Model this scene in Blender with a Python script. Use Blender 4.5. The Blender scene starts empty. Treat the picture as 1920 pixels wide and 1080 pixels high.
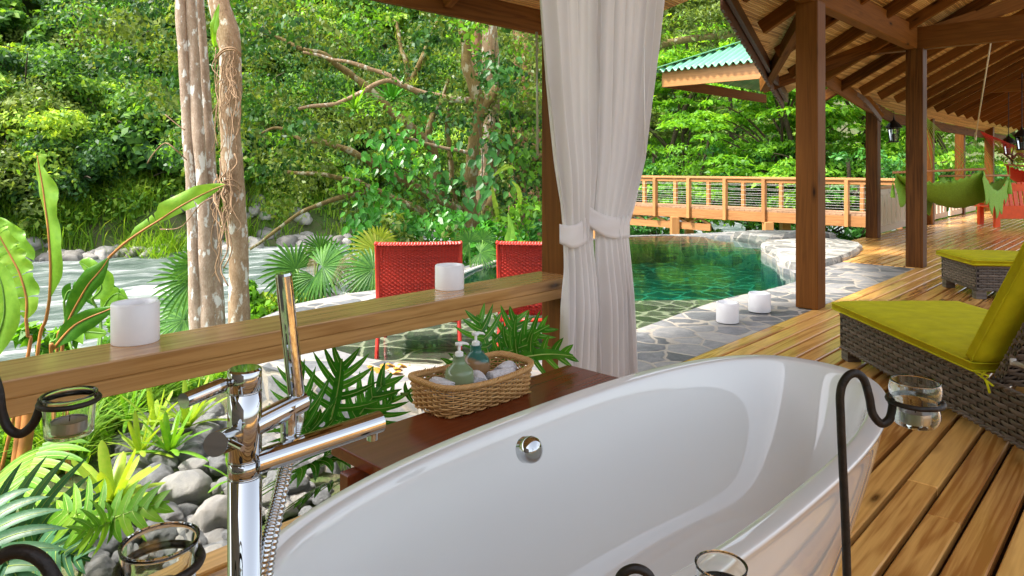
import bpy, bmesh, math, random
import numpy as np
from mathutils import Vector, Matrix, noise
random.seed(7); RNG = np.random.default_rng(7)
R = math.radians
SC = bpy.context.scene; COL = SC.collection
# ------------------------------------------------------------------ camera, world, sun, exposure
CAMH = 1.24
cd = bpy.data.cameras.new('camera'); cam = bpy.data.objects.new('camera', cd); COL.objects.link(cam)
cam.location = (0, 0, CAMH); cam.rotation_euler = (R(90), 0, 0)
cd.sensor_width = 36; cd.lens = 36*1300/1920; cd.shift_y = -230/1920; cd.clip_end = 2000; cd.clip_start = 0.02
SC.camera = cam
SUN_EL, SUN_DIR = 56, (-0.93, -0.36)          # horizontal direction the sun stands in
world = bpy.data.worlds.new('World'); SC.world = world; world.use_nodes = True
wn = world.node_tree; bg = wn.nodes['Background']
sky = wn.nodes.new('ShaderNodeTexSky'); sky.sky_type = 'NISHITA'; sky.sun_disc = False
sky.sun_elevation = R(SUN_EL); sky.sun_rotation = math.atan2(SUN_DIR[0], SUN_DIR[1])
sky.air_density = 1.0; sky.dust_density = 3.0; sky.ozone_density = 0.6
hs_ = wn.nodes.new('ShaderNodeHueSaturation'); hs_.inputs['Saturation'].default_value = .38
wn.links.new(sky.outputs[0], hs_.inputs['Color']); wn.links.new(hs_.outputs[0], bg.inputs[0]); bg.inputs[1].default_value = 0.15
sl = bpy.data.lights.new('sun', 'SUN'); sun = bpy.data.objects.new('sun', sl); COL.objects.link(sun)
sl.energy = 2.6; sl.angle = R(8.0); sl.color = (1, .95, .86)
sd = Vector((SUN_DIR[0], SUN_DIR[1], 0)).normalized()*math.cos(R(SUN_EL)) + Vector((0, 0, math.sin(R(SUN_EL))))
sun.rotation_euler = sd.to_track_quat('Z', 'Y').to_euler(); sun.location = (-20, -10, 30)
SC.view_settings.view_transform = 'Standard'; SC.view_settings.look = 'None'; SC.view_settings.gamma = 1
SC.view_settings.exposure = 1.75
SC.cycles.max_bounces = 10; SC.cycles.transparent_max_bounces = 16; SC.cycles.transmission_bounces = 10
SC.cycles.diffuse_bounces = 5; SC.cycles.glossy_bounces = 5
SC.cycles.caustics_reflective = False; SC.cycles.caustics_refractive = False
SC.cycles.sample_clamp_indirect = 6

# ------------------------------------------------------------------ coordinates
F = 1300.0
def Wp(px, py, D): return Vector(((px-960)/F*D, D, CAMH-(py-310)/F*D))      # where a sight line stands at depth D
def Gp(px, py, z=0.0):
    D = (CAMH-z)*F/(py-310); return Vector(((px-960)/F*D, D, z))
CU, SU = math.cos(R(46.4)), math.sin(R(46.4))
def UV(u, v, z=0.0): return Vector((CU*u+SU*v, SU*u-CU*v, z))                # deck axes: u along the boards, v across
DU, DV = UV(1, 0), UV(0, 1)

# ------------------------------------------------------------------ node helpers
def newmat(name):
    m = bpy.data.materials.new(name); m.use_nodes = True; nt = m.node_tree
    b = nt.nodes['Principled BSDF']; return m, nt, b
def N(nt, t, **kw):
    n = nt.nodes.new('ShaderNode'+t)
    for k, v in kw.items():
        if k in n.inputs.keys() if hasattr(n.inputs, 'keys') else False: n.inputs[k].default_value = v
        else: setattr(n, k, v)
    return n
def L(nt, a, b): nt.links.new(a, b)
def ramp(nt, fac, stops, interp='LINEAR'):
    n = nt.nodes.new('ShaderNodeValToRGB'); cr = n.color_ramp; cr.interpolation = interp
    while len(cr.elements) > 1: cr.elements.remove(cr.elements[0])
    cr.elements[0].position = stops[0][0]; cr.elements[0].color = tuple(stops[0][1])+(1,)
    for p, c in stops[1:]:
        e = cr.elements.new(p); e.color = tuple(c)+(1,)
    L(nt, fac, n.inputs[0]); return n
def math_(nt, op, a, b=None, c=None):
    n = nt.nodes.new('ShaderNodeMath'); n.operation = op
    for i, x in enumerate((a, b, c)):
        if x is None: continue
        if isinstance(x, (int, float)): n.inputs[i].default_value = x
        else: L(nt, x, n.inputs[i])
    return n.outputs[0]
def mixc(nt, f, a, b, mode='MIX'):
    n = nt.nodes.new('ShaderNodeMix'); n.data_type = 'RGBA'; n.blend_type = mode
    for i, x in ((0, f), (6, a), (7, b)):
        if isinstance(x, (int, float)): n.inputs[i].default_value = x
        elif isinstance(x, tuple): n.inputs[i].default_value = tuple(x)+((1,) if len(x) == 3 else ())
        else: L(nt, x, n.inputs[i])
    return n.outputs[2]
def mapping(nt, src, scale, loc=(0, 0, 0)):
    n = nt.nodes.new('ShaderNodeMapping'); n.inputs['Scale'].default_value = scale; n.inputs['Location'].default_value = loc
    L(nt, src, n.inputs['Vector']); return n.outputs[0]
def noise_(nt, vec, scale, detail=4, rough=.55, dist=0):
    n = nt.nodes.new('ShaderNodeTexNoise'); n.inputs['Scale'].default_value = scale; n.inputs['Detail'].default_value = detail
    n.inputs['Roughness'].default_value = rough; n.inputs['Distortion'].default_value = dist
    if vec is not None: L(nt, vec, n.inputs['Vector'])
    return n.outputs[0]
def bump(nt, b, h, strength=.3, dist=.01):
    n = nt.nodes.new('ShaderNodeBump'); n.inputs['Strength'].default_value = strength; n.inputs['Distance'].default_value = dist
    L(nt, h, n.inputs['Height']); L(nt, n.outputs[0], b.inputs['Normal']); return n
def objco(nt): return nt.nodes.new('ShaderNodeTexCoord').outputs['Object']
def geopos(nt): return nt.nodes.new('ShaderNodeNewGeometry').outputs['Position']
def attr(nt, name): n = nt.nodes.new('ShaderNodeAttribute'); n.attribute_name = name; return n

def wood(name, light, dark, rough=.3, coat=.0, contrast=1.0, knots=True, bumpk=.15, tint=.35, spec=.5):
    m, nt, b = newmat(name)
    g = attr(nt, 'gc').outputs['Vector']; rn = attr(nt, 'rnd').outputs['Fac']
    v1 = mapping(nt, g, (2.2, 60, 60)); v2 = mapping(nt, g, (.55, 10, 10)); v3 = mapping(nt, g, (2.0, 7, 7))
    fine = noise_(nt, v1, 1.0, 5, .65)
    big = noise_(nt, v2, 1.0, 3, .5, .6)
    rings = math_(nt, 'SINE', math_(nt, 'MULTIPLY', big, 40))
    rings = math_(nt, 'MULTIPLY_ADD', rings, .5, .5)
    f = math_(nt, 'MULTIPLY_ADD', rings, .26*contrast, math_(nt, 'MULTIPLY', fine, .85))
    f = math_(nt, 'MULTIPLY_ADD', math_(nt, 'SUBTRACT', rn, .5), tint*1.2, f)
    c = ramp(nt, f, [(.12, light), (.55, tuple((a*1.6+d)/2.6 for a, d in zip(light, dark))), (.95, dark)]).outputs[0]
    if knots:
        vo = nt.nodes.new('ShaderNodeTexVoronoi'); vo.inputs['Scale'].default_value = .9; L(nt, v3, vo.inputs['Vector'])
        k = ramp(nt, vo.outputs['Distance'], [(.035, (1, 1, 1)), (.10, (.35, .35, .35)), (.2, (0, 0, 0))]).outputs[0]
        c = mixc(nt, k, c, tuple(x*.28 for x in dark))
    L(nt, c, b.inputs['Base Color'])
    b.inputs['Roughness'].default_value = rough; b.inputs['Coat Weight'].default_value = coat
    b.inputs['Coat Roughness'].default_value = .12; b.inputs['Specular IOR Level'].default_value = spec
    bump(nt, b, math_(nt, 'MULTIPLY_ADD', fine, .6, rings), bumpk, .002)
    return m
def plain(name, col, rough=.5, metal=0, nz=.0, nscale=20, bumpk=0, coat=0, spec=.5):
    m, nt, b = newmat(name)
    b.inputs['Base Color'].default_value = tuple(col)+(1,); b.inputs['Roughness'].default_value = rough
    b.inputs['Metallic'].default_value = metal; b.inputs['Coat Weight'].default_value = coat
    b.inputs['Specular IOR Level'].default_value = spec
    if nz or bumpk:
        n = noise_(nt, objco(nt), nscale, 5)
        if nz:
            c = ramp(nt, n, [(.3, tuple(x*(1-nz) for x in col)), (.7, tuple(min(1, x*(1+nz)) for x in col))]).outputs[0]
            L(nt, c, b.inputs['Base Color'])
        if bumpk: bump(nt, b, n, bumpk, .01)
    return m
def leafmat(name, cols, rough=.42, trans=.35, tcol=None, vein=0, objvar=.0, fine=0):
    m, nt, b = newmat(name)
    geo = nt.nodes.new('ShaderNodeNewGeometry')
    oi = nt.nodes.new('ShaderNodeObjectInfo')
    r = geo.outputs['Random Per Island']
    nzz = noise_(nt, geo.outputs['Position'], .35, 2)
    f = math_(nt, 'MULTIPLY_ADD', nzz, .9, math_(nt, 'MULTIPLY', r, .55))
    f = math_(nt, 'ADD', f, math_(nt, 'MULTIPLY_ADD', oi.outputs['Random'], objvar, -.22-objvar/2))
    if fine:
        n3 = noise_(nt, geo.outputs['Position'], 26, 4, .65); f = math_(nt, 'ADD', f, math_(nt, 'MULTIPLY_ADD', n3, fine, -fine/2)); bump(nt, b, noise_(nt, geo.outputs['Position'], 70, 2), .25, .002)
    n = len(cols)
    c = ramp(nt, f, [(.12+.76*i/(n-1), cc) for i, cc in enumerate(cols)]).outputs[0]
    L(nt, c, b.inputs['Base Color']); b.inputs['Roughness'].default_value = rough; b.inputs['Specular IOR Level'].default_value = .28
    tr = nt.nodes.new('ShaderNodeBsdfTranslucent')
    tc = mixc(nt, 1.0, c, tcol or (1.6, 1.5, .5), 'MULTIPLY'); L(nt, tc, tr.inputs[0])
    mx = nt.nodes.new('ShaderNodeMixShader'); mx.inputs[0].default_value = trans
    L(nt, b.outputs[0], mx.inputs[1]); L(nt, tr.outputs[0], mx.inputs[2])
    L(nt, mx.outputs[0], nt.nodes['Material Output'].inputs['Surface'])
    return m
M = {}
M['deck'] = wood('deck_pine', (.82, .47, .14), (.38, .16, .038), .24, .2, 1.3, True, .08, .5)
M['rail'] = wood('rail_pine', (.62, .36, .13), (.30, .14, .04), .22, .35, .9, True, .06, .25)
M['post'] = wood('post_stain', (.18, .068, .014), (.05, .016, .003), .45, .0, .9, True, .12, .35, .10)
M['beam'] = wood('beam_stain', (.21, .082, .018), (.05, .017, .004), .6, .0, .9, True, .12, .4, .05)
M['fascia'] = wood('fascia_pine', (.52, .27, .10), (.27, .11, .035), .35, .1, .7, True, .1, .2)
M['bridge'] = wood('bridge_pine', (.56, .27, .10), (.28, .11, .035), .5, 0, .6, False, .1, .4)
M['bridge_floor'] = wood('bridge_boards', (.42, .24, .14), (.24, .13, .07), .6, 0, .6, False, .1, .4)
M['ledge'] = wood('ledge_mahogany', (.19, .040, .010), (.06, .011, .004), .22, .03, .5, False, .05, .1, .22)
M['shake'] = wood('gable_board', (.10, .035, .014), (.035, .012, .006), .5, 0, .6, False, .1, .2)
M['white_wood'] = wood('cream_wood', (.78, .70, .58), (.60, .50, .38), .5, 0, .4, True, .1, .2)
M['planking'] = wood('neutral_cladding', (.34, .31, .27), (.20, .18, .155), .6, 0, .5, False, .1, .3)  # neutral grey for the unseen walls, keeps their bounce from tinting the tub
M['orange'] = plain('orange_paint', (.75, .09, .015), .35, 0, .12, 9, .03)
M['chrome'] = plain('chrome', (.50, .515, .53), .04, 1)
M['steel'] = plain('steel_cable', (.48, .47, .45), .6, .0)
M['iron'] = plain('wrought_iron', (.020, .014, .011), .5, .3, .4, 60, .35)
M['porcelain'] = plain('porcelain', (.735, .745, .735), .05, 0, 0, 5, 0, .6)
M['ext'] = plain('porcelain_outer', (.80, .77, .76), .10, 0, 0, 5, 0, .6)
M['stone_white'] = plain('wax_white', (.86, .86, .88), .35, 0, .03, 14)
M['cushion'] = plain('olive_cushion', (.52, .50, .008), .8, 0, .12, 11, .6, 0, .25)
M['towel'] = plain('tan_towel', (.40, .20, .09), .95, 0, .2, 60, .6)
M['wtowel'] = plain('grey_towel', (.72, .71, .74), .95, 0, .1, 160, .8)
M['plastic'] = plain('pump_plastic', (.84, .83, .80), .3)
M['rope'] = plain('rope', (.75, .68, .58), .8, 0, .2, 90, .4)
M['black'] = plain('lantern_black', (.012, .010, .009), .45, .6)
M['alum'] = plain('tealight_aluminium', (.42, .41, .42), .3, .85)
M['wax'] = plain('tealight_wax', (.55, .53, .55), .4)
M['greenroof'] = plain('green_sheet_roof', (.12, .33, .21), .32, 0, .12, 3, .02, .2)
M['redframe'] = plain('red_frame', (.55, .035, .022), .3, 0, .2, 30, .05)
M['hgreen'] = plain('green_netting', (.22, .46, .05), .8, 0, .25, 60, .5)
M['hred'] = plain('red_netting', (.55, .03, .02), .8, 0, .25, 60, .5)
M['dowel'] = plain('hammock_bar', (.50, .22, .10), .45, 0, .2, 12)
M['wand'] = plain('curtain_wand', (.42, .44, .30), .25, .3)
def weave_mat(name, c0, c1, rough):
    m, nt, b = newmat(name)
    geo = nt.nodes.new('ShaderNodeNewGeometry')
    n = noise_(nt, mapping(nt, objco(nt), (30, 30, 90)), 1.0, 4)
    f = math_(nt, 'MULTIPLY_ADD', geo.outputs['Random Per Island'], .55, math_(nt, 'MULTIPLY', n, .55))
    L(nt, ramp(nt, f, [(.2, c0), (.85, c1)]).outputs[0], b.inputs['Base Color']); b.inputs['Roughness'].default_value = rough
    bump(nt, b, n, .2, .003); return m
M['rattan'] = weave_mat('grey_rattan', (.05, .04, .032), (.16, .13, .105), .42)
M['strand'] = weave_mat('grey_rattan_strand', (.06, .048, .038), (.15, .12, .095), .45)
M['redweave'] = weave_mat('red_weave', (.40, .018, .012), (.68, .050, .030), .36)
M['basket'] = weave_mat('basket_reed', (.36, .17, .045), (.62, .36, .13), .45)
def glass(name, col=(1, 1, 1), rough=0.0):
    m, nt, b = newmat(name)
    b.inputs['Base Color'].default_value = tuple(col)+(1,); b.inputs['Roughness'].default_value = rough
    b.inputs['Transmission Weight'].default_value = 1; b.inputs['IOR'].default_value = 1.45; return m
M['glass'] = glass('clear_glass', (.97, 1, .96))
# curtain
m, nt, b = newmat('curtain_cotton'); M['curtain'] = m
co = objco(nt); n1 = noise_(nt, mapping(nt, co, (400, 400, 60)), 1, 3); n2 = noise_(nt, co, 3, 3)
L(nt, ramp(nt, n2, [(.3, (.86, .83, .82)), (.7, (.92, .90, .89))]).outputs[0], b.inputs['Base Color'])
b.inputs['Roughness'].default_value = .85; b.inputs['Sheen Weight'].default_value = .2; bump(nt, b, n1, .15, .001)
tr = nt.nodes.new('ShaderNodeBsdfTranslucent'); tr.inputs[0].default_value = (.92, .90, .89, 1)
mx = nt.nodes.new('ShaderNodeMixShader'); mx.inputs[0].default_value = .45
L(nt, b.outputs[0], mx.inputs[1]); L(nt, tr.outputs[0], mx.inputs[2]); L(nt, mx.outputs[0], nt.nodes['Material Output'].inputs[0])
# flagstones
def flag(name, cols, mortar, scale=2.6, rough=.6, wet=0, mort=(.035, .06)):
    m, nt, b = newmat(name)
    p = geopos(nt)
    w = nt.nodes.new('ShaderNodeTexNoise'); w.inputs['Scale'].default_value = 2.2; w.inputs['Detail'].default_value = 3; L(nt, p, w.inputs['Vector'])
    off = nt.nodes.new('ShaderNodeVectorMath'); off.operation = 'MULTIPLY_ADD'; off.inputs[1].default_value = (.26, .26, .26)
    L(nt, w.outputs['Color'], off.inputs[0]); L(nt, p, off.inputs[2]); v = off.outputs[0]
    ve = nt.nodes.new('ShaderNodeTexVoronoi'); ve.feature = 'DISTANCE_TO_EDGE'; ve.inputs['Scale'].default_value = scale; L(nt, v, ve.inputs['Vector'])
    vc = nt.nodes.new('ShaderNodeTexVoronoi'); vc.inputs['Scale'].default_value = scale; L(nt, v, vc.inputs['Vector'])
    sep = nt.nodes.new('ShaderNodeSeparateColor'); L(nt, vc.outputs['Color'], sep.inputs[0])
    n = noise_(nt, p, 14, 8, .7); n2 = noise_(nt, p, 90, 4, .7)
    f = math_(nt, 'MULTIPLY_ADD', n, .8, math_(nt, 'MULTIPLY', sep.outputs[0], .6))
    f = math_(nt, 'ADD', f, math_(nt, 'MULTIPLY_ADD', n2, .35, -.35))
    c = ramp(nt, f, [(.15+.7*i/(len(cols)-1), cc) for i, cc in enumerate(cols)]).outputs[0]
    edge = math_(nt, 'ADD', ve.outputs['Distance'], math_(nt, 'MULTIPLY_ADD', noise_(nt, p, 30, 3), .05, -.025))
    mk = ramp(nt, edge, [(mort[0], (1, 1, 1)), (mort[1], (0, 0, 0))]).outputs[0]
    mcol = ramp(nt, n2, [(.3, tuple(x*.75 for x in mortar)), (.7, mortar)]).outputs[0]
    L(nt, mixc(nt, mk, c, mcol), b.inputs['Base Color']); b.inputs['Roughness'].default_value = rough
    hh = math_(nt, 'MULTIPLY_ADD', math_(nt, 'MINIMUM', edge, .12), 4.0, math_(nt, 'MULTIPLY', n, .45))
    bump(nt, b, math_(nt, 'MULTIPLY_ADD', n2, .12, hh), .5, .02)
    return m
M['paving'] = flag('flagstone', [(.07, .075, .08), (.135, .14, .15), (.23, .23, .235), (.34, .32, .30)], (.40, .355, .30), 4.2)
M['poolstone'] = flag('pool_flagstone', [(.035, .028, .02), (.075, .06, .042), (.14, .11, .08)], (.42, .34, .24), 3.8, .5, 0, (.03, .06))
M['pooldeep'] = flag('deep_pool_flagstone', [(.05, .07, .065), (.10, .13, .12), (.17, .2, .18)], (.60, .66, .58), 3.0, .5, 0, (.025, .055))
M['wallstone'] = flag('rubble_wall', [(.10, .10, .095), (.24, .235, .22), (.42, .41, .38)], (.5, .46, .40), 4.0)
# river stones
def rockmat(name, a, b_, c_):
    m, nt, b = newmat(name); co = objco(nt); oi = nt.nodes.new('ShaderNodeObjectInfo')
    n = noise_(nt, co, 2.2, 8, .65); n2 = noise_(nt, co, 40, 5, .7)
    f = math_(nt, 'ADD', math_(nt, 'MULTIPLY_ADD', n2, .35, math_(nt, 'MULTIPLY', n, .6)), math_(nt, 'MULTIPLY_ADD', oi.outputs['Random'], .5, -.2))
    L(nt, ramp(nt, f, [(.2, a), (.5, b_), (.85, c_)]).outputs[0], b.inputs['Base Color']); b.inputs['Roughness'].default_value = .75; b.inputs['Specular IOR Level'].default_value = .3
    bump(nt, b, math_(nt, 'MULTIPLY_ADD', n2, .5, n), .8, .03); return m
M['rock'] = rockmat('river_stone', (.11, .115, .12), (.26, .265, .27), (.47, .44, .40))
M['boulder'] = rockmat('bank_boulder', (.13, .12, .105), (.24, .225, .205), (.42, .40, .37))
# ground
m, nt, b = newmat('ground_soil'); M['ground'] = m
p = geopos(nt); n = noise_(nt, p, .5, 8, .7); n2 = noise_(nt, p, 9, 6, .7)
c = ramp(nt, math_(nt, 'MULTIPLY_ADD', n2, .5, math_(nt, 'MULTIPLY', n, .6)), [(.3, (.06, .11, .02)), (.5, (.085, .14, .03)), (.62, (.13, .12, .06)), (.8, (.2, .17, .11))]).outputs[0]
L(nt, c, b.inputs['Base Color']); b.inputs['Roughness'].default_value = .95; bump(nt, b, n2, .8, .08)
# river
m, nt, b = newmat('river_water'); M['river'] = m
p = geopos(nt)
rot = nt.nodes.new('ShaderNodeMapping'); rot.inputs['Rotation'].default_value = (0, 0, R(-31)); L(nt, p, rot.inputs['Vector'])
v = mapping(nt, rot.outputs[0], (.20, .95, 1)); n = noise_(nt, v, 1.0, 7, .62, .6); n2 = noise_(nt, mapping(nt, rot.outputs[0], (.7, 3.2, 1)), 1.2, 6, .65, .5)
f = math_(nt, 'MULTIPLY_ADD', n2, .42, math_(nt, 'MULTIPLY', n, .75))
L(nt, ramp(nt, f, [(.42, (.035, .06, .048)), (.55, (.075, .108, .09)), (.63, (.19, .22, .205)), (.72, (.50, .52, .51))]).outputs[0], b.inputs['Base Color'])
b.inputs['Roughness'].default_value = .42; bump(nt, b, f, 1.0, .4)
# pool water
m, nt, b = newmat('pool_water'); M['pool'] = m; nt.nodes.remove(b)
p = geopos(nt); bn = nt.nodes.new('ShaderNodeBump'); bn.inputs['Strength'].default_value = .10; bn.inputs['Distance'].default_value = .03
L(nt, noise_(nt, mapping(nt, p, (1.2, 3.2, 1)), 1.6, 3, .5), bn.inputs['Height'])
fr = nt.nodes.new('ShaderNodeFresnel'); fr.inputs[0].default_value = 1.33; L(nt, bn.outputs[0], fr.inputs['Normal'])
gl = nt.nodes.new('ShaderNodeBsdfGlossy'); gl.inputs['Roughness'].default_value = .02; L(nt, bn.outputs[0], gl.inputs['Normal'])
ts = nt.nodes.new('ShaderNodeBsdfTransparent'); mx = nt.nodes.new('ShaderNodeMixShader')
L(nt, fr.outputs[0], mx.inputs[0]); L(nt, ts.outputs[0], mx.inputs[1]); L(nt, gl.outputs[0], mx.inputs[2])
L(nt, mx.outputs[0], nt.nodes['Material Output'].inputs[0])
va = nt.nodes.new('ShaderNodeVolumeAbsorption'); va.inputs[0].default_value = (.03, .76, .70, 1); va.inputs[1].default_value = 1.5
L(nt, va.outputs[0], nt.nodes['Material Output'].inputs['Volume'])
# bark
def bark(name, a, b_, c_, lich=None, sc=1.0):
    m, nt, b = newmat(name); p = geopos(nt)
    n = noise_(nt, mapping(nt, p, (9*sc, 9*sc, 4*sc)), 1, 7, .7); n2 = noise_(nt, mapping(nt, p, (50*sc, 50*sc, 22*sc)), 1, 4, .7)
    f = math_(nt, 'MULTIPLY_ADD', n2, .5, math_(nt, 'MULTIPLY', n, .6))
    c = ramp(nt, f, [(.3, a), (.55, b_), (.75, c_)]).outputs[0]
    if lich:
        l = noise_(nt, mapping(nt, p, (6*sc, 6*sc, 3*sc), (3, 5, 1)), 1, 5, .6)
        c = mixc(nt, ramp(nt, l, [(.56, (0, 0, 0)), (.60, (1, 1, 1))]).outputs[0], c, lich)
    L(nt, c, b.inputs['Base Color']); b.inputs['Roughness'].default_value = .9
    bump(nt, b, f, .7, .03); return m
M['bark_pale'] = bark('pale_lichen_bark', (.20, .13, .09), (.38, .28, .21), (.55, .46, .38), (.72, .72, .70), 1.9)
M['bark_brown'] = bark('brown_bark', (.15, .09, .045), (.32, .21, .12), (.46, .36, .25), (.58, .55, .48), 1.7)
M['bark_moss'] = bark('mossy_bark', (.085, .055, .02), (.18, .125, .042), (.30, .24, .09), (.34, .32, .22), 1.4)
M['bark_red'] = bark('red_bark', (.14, .065, .035), (.30, .15, .085), (.42, .25, .15))
M['bark_dark'] = bark('dark_bark', (.03, .022, .012), (.06, .045, .025), (.10, .08, .045))
M['root'] = plain('aerial_root', (.26, .16, .085), .8, 0, .3, 30)
# leaves
M['lf_far'] = leafmat('hill_leaf', [(.03, .09, .028), (.08, .20, .035), (.18, .35, .04), (.38, .52, .07)], .5, .42, objvar=.6)
M['lf_dark'] = leafmat('olive_leaf', [(.05, .09, .022), (.10, .16, .03), (.16, .23, .045), (.30, .36, .10)], .4, .38)
M['lf_bright'] = leafmat('bright_green_leaf', [(.06, .17, .022), (.12, .31, .028), (.20, .44, .035), (.38, .58, .06)], .45, .45, objvar=.2)  # bright green palette, tone random per leaf
M['lf_deep'] = leafmat('deep_green_leaf', [(.012, .045, .012), (.025, .09, .02), (.05, .15, .03), (.10, .24, .04)], .38, .3)
M['lf_vine'] = leafmat('vine_leaf', [(.03, .13, .03), (.06, .22, .045), (.10, .30, .05)], .35, .3)
M['lf_phil'] = leafmat('split_leaf_green', [(.03, .15, .012), (.05, .24, .02), (.10, .34, .03)], .25, .25, fine=.9)
M['lf_bromel'] = leafmat('bromeliad_leaf', [(.19, .34, .03), (.30, .45, .045), (.46, .50, .08)], .35, .35, fine=.9)
M['lf_light'] = leafmat('light_split_leaf', [(.09, .26, .02), (.15, .36, .028), (.25, .44, .04)], .35, .35, fine=.9)
M['lf_blue'] = leafmat('bluish_split_leaf', [(.035, .13, .055), (.06, .19, .08), (.10, .25, .11)], .33, .15, fine=.9)
M['lf_banana'] = leafmat('banana_leaf', [(.15, .34, .045), (.25, .48, .07), (.38, .58, .10)], .32, .45, fine=.9)
M['lf_dkban'] = leafmat('dark_banana_leaf', [(.03, .13, .015), (.06, .20, .02), (.12, .28, .03)], .32, .3, fine=.9)
M['lf_fan'] = leafmat('fan_palm_leaf', [(.03, .12, .02), (.07, .20, .03), (.13, .30, .045)], .4, .35, fine=.9)
M['lf_fanyel'] = leafmat('yellowed_fan_leaf', [(.22, .32, .03), (.38, .46, .05), (.5, .5, .10)], .45, .4)
M['lf_dry'] = leafmat('dry_leaf', [(.22, .14, .08), (.36, .24, .15), (.45, .32, .2)], .8, .2, (1, 1, 1))
M['lf_fall'] = leafmat('fallen_leaf', [(.45, .12, .03), (.55, .28, .05), (.5, .42, .06)], .6, .2, (1, 1, 1))
M['lf_grass'] = leafmat('grass_blade', [(.10, .24, .02), (.20, .38, .03), (.38, .48, .07)], .5, .4)
M['stemred'] = plain('orange_stem', (.42, .17, .045), .45, 0, .3, 12)
M['vein'] = plain('leaf_vein', (.36, .50, .10), .45)
M['stemgreen'] = plain('green_stem', (.12, .25, .03), .45, 0, .3, 20)

# ------------------------------------------------------------------ mesh builder
class MB:
    def __init__(s): s.v = []; s.f = []; s.g = []; s.r = []; s.n = 0
    def add(s, V, Fc, G=None, rnd=None):
        V = np.asarray(V, float).reshape(-1, 3)
        if G is None: G = V
        s.v.append(V); s.g.append(np.asarray(G, float).reshape(-1, 3))
        s.r.append(np.full(len(V), random.random() if rnd is None else rnd))
        s.f.extend([tuple(i+s.n for i in q) for q in Fc]); s.n += len(V); return s
    def beam(s, p0, p1, w, h, up=(0, 0, 1), rnd=None, off=None):
        p0, p1 = Vector(p0), Vector(p1); x = (p1-p0); ln = x.length; x.normalize(); up = Vector(up)
        if abs(x.dot(up)) > .98: up = Vector((0, 1, 0))
        y = up.cross(x).normalized(); z = x.cross(y)
        o = off if off is not None else (random.random()*50, random.random()*9, random.random()*9)
        V = []; G = []
        for a in (0, 1):
            for (b, c) in ((-.5, -.5), (.5, -.5), (.5, .5), (-.5, .5)):
                V.append(p0+x*(ln*a)+y*(b*w)+z*(c*h)); G.append((ln*a+o[0], b*w+o[1], c*h+o[2]))
        return s.add(V, [(0, 3, 2, 1), (4, 5, 6, 7), (0, 1, 5, 4), (1, 2, 6, 5), (2, 3, 7, 6), (3, 0, 4, 7)], G, rnd)
    def tube(s, pts, rad, n=8, cap=True, closed=False, flat=1.0):
        P = [Vector(p) for p in pts]; k = len(P)
        rad = [rad]*k if isinstance(rad, (int, float)) else rad
        V = []; G = []; prev = None; acc = random.random()*30; l = 0
        for i in range(k):
            if closed: t = P[(i+1) % k]-P[i-1]
            else: t = P[min(i+1, k-1)]-P[max(i-1, 0)]
            if t.length < 1e-9: t = Vector((0, 0, 1))
            t.normalize()
            if prev is None:
                a = Vector((0, 0, 1)) if abs(t.z) < .9 else Vector((1, 0, 0)); y = a.cross(t).normalized()
            else: y = (prev-t*prev.dot(t)).normalized()
            prev = y; z = t.cross(y)
            if i: l += (P[i]-P[i-1]).length
            for j in range(n):
                a = 2*math.pi*j/n
                V.append(P[i]+y*(rad[i]*math.cos(a))+z*(rad[i]*math.sin(a)*flat)); G.append((l+acc, rad[i]*math.cos(a), rad[i]*math.sin(a)))
        Fc = []
        for i in range(k if closed else k-1):
            a = i*n; b = ((i+1) % k)*n
            for j in range(n): Fc.append((a+j, a+(j+1) % n, b+(j+1) % n, b+j))
        if cap and not closed:
            Fc.append(tuple(range(n))[::-1]); Fc.append(tuple((k-1)*n+j for j in range(n)))
        return s.add(V, Fc, G)
    def lathe(s, prof, c, n=24, axis=None):
        c = Vector(c); V = []; Fc = []
        q = Vector(axis).to_track_quat('Z', 'Y') if axis is not None else None
        for (r, z) in prof:
            for j in range(n):
                a = 2*math.pi*j/n; p = Vector((r*math.cos(a), r*math.sin(a), z))
                if q: p = q @ p
                V.append(c+p)
        for i in range(len(prof)-1):
            for j in range(n): Fc.append((i*n+j, i*n+(j+1) % n, (i+1)*n+(j+1) % n, (i+1)*n+j))
        if prof[0][0] > 1e-5: Fc.append(tuple(range(n))[::-1])
        if prof[-1][0] > 1e-5: Fc.append(tuple((len(prof)-1)*n+j for j in range(n)))
        return s.add(V, Fc)
    def cyl(s, p0, p1, r, n=16, r2=None): return s.tube([p0, p1], [r, r if r2 is None else r2], n)
    def grid(s, A, closed_u=False, closed_v=False, G=None):
        A = np.asarray(A, float); nu, nv = A.shape[:2]; Fc = []
        for i in range(nu if closed_u else nu-1):
            for j in range(nv if closed_v else nv-1):
                Fc.append((i*nv+j, ((i+1) % nu)*nv+j, ((i+1) % nu)*nv+(j+1) % nv, i*nv+(j+1) % nv))
        return s.add(A.reshape(-1, 3), Fc, None if G is None else G)
    def strap(s, path, widths, side=None, fold=.25, up=None, across=2):
        """a leaf blade: a strip along a path, folded in a shallow V"""
        P = [Vector(p) for p in path]; k = len(P); V = []; n = across
        for i in range(k):
            t = (P[min(i+1, k-1)]-P[max(i-1, 0)]).normalized()
            if side is None:
                sd_ = t.cross(Vector((0, 0, 1)))
                if sd_.length < .05: sd_ = Vector((1, 0, 0))
            else: sd_ = Vector(side)-t*Vector(side).dot(t)
            sd_.normalize(); nn = sd_.cross(t)
            for j in range(n+1):
                q = (j/n-.5)*2; V.append(P[i]+sd_*(q*widths[i]*.5)+nn*(abs(q)*fold*widths[i]*.5))
        Fc = [(i*(n+1)+j, i*(n+1)+j+1, (i+1)*(n+1)+j+1, (i+1)*(n+1)+j) for i in range(k-1) for j in range(n)]
        return s.add(V, Fc)
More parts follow.
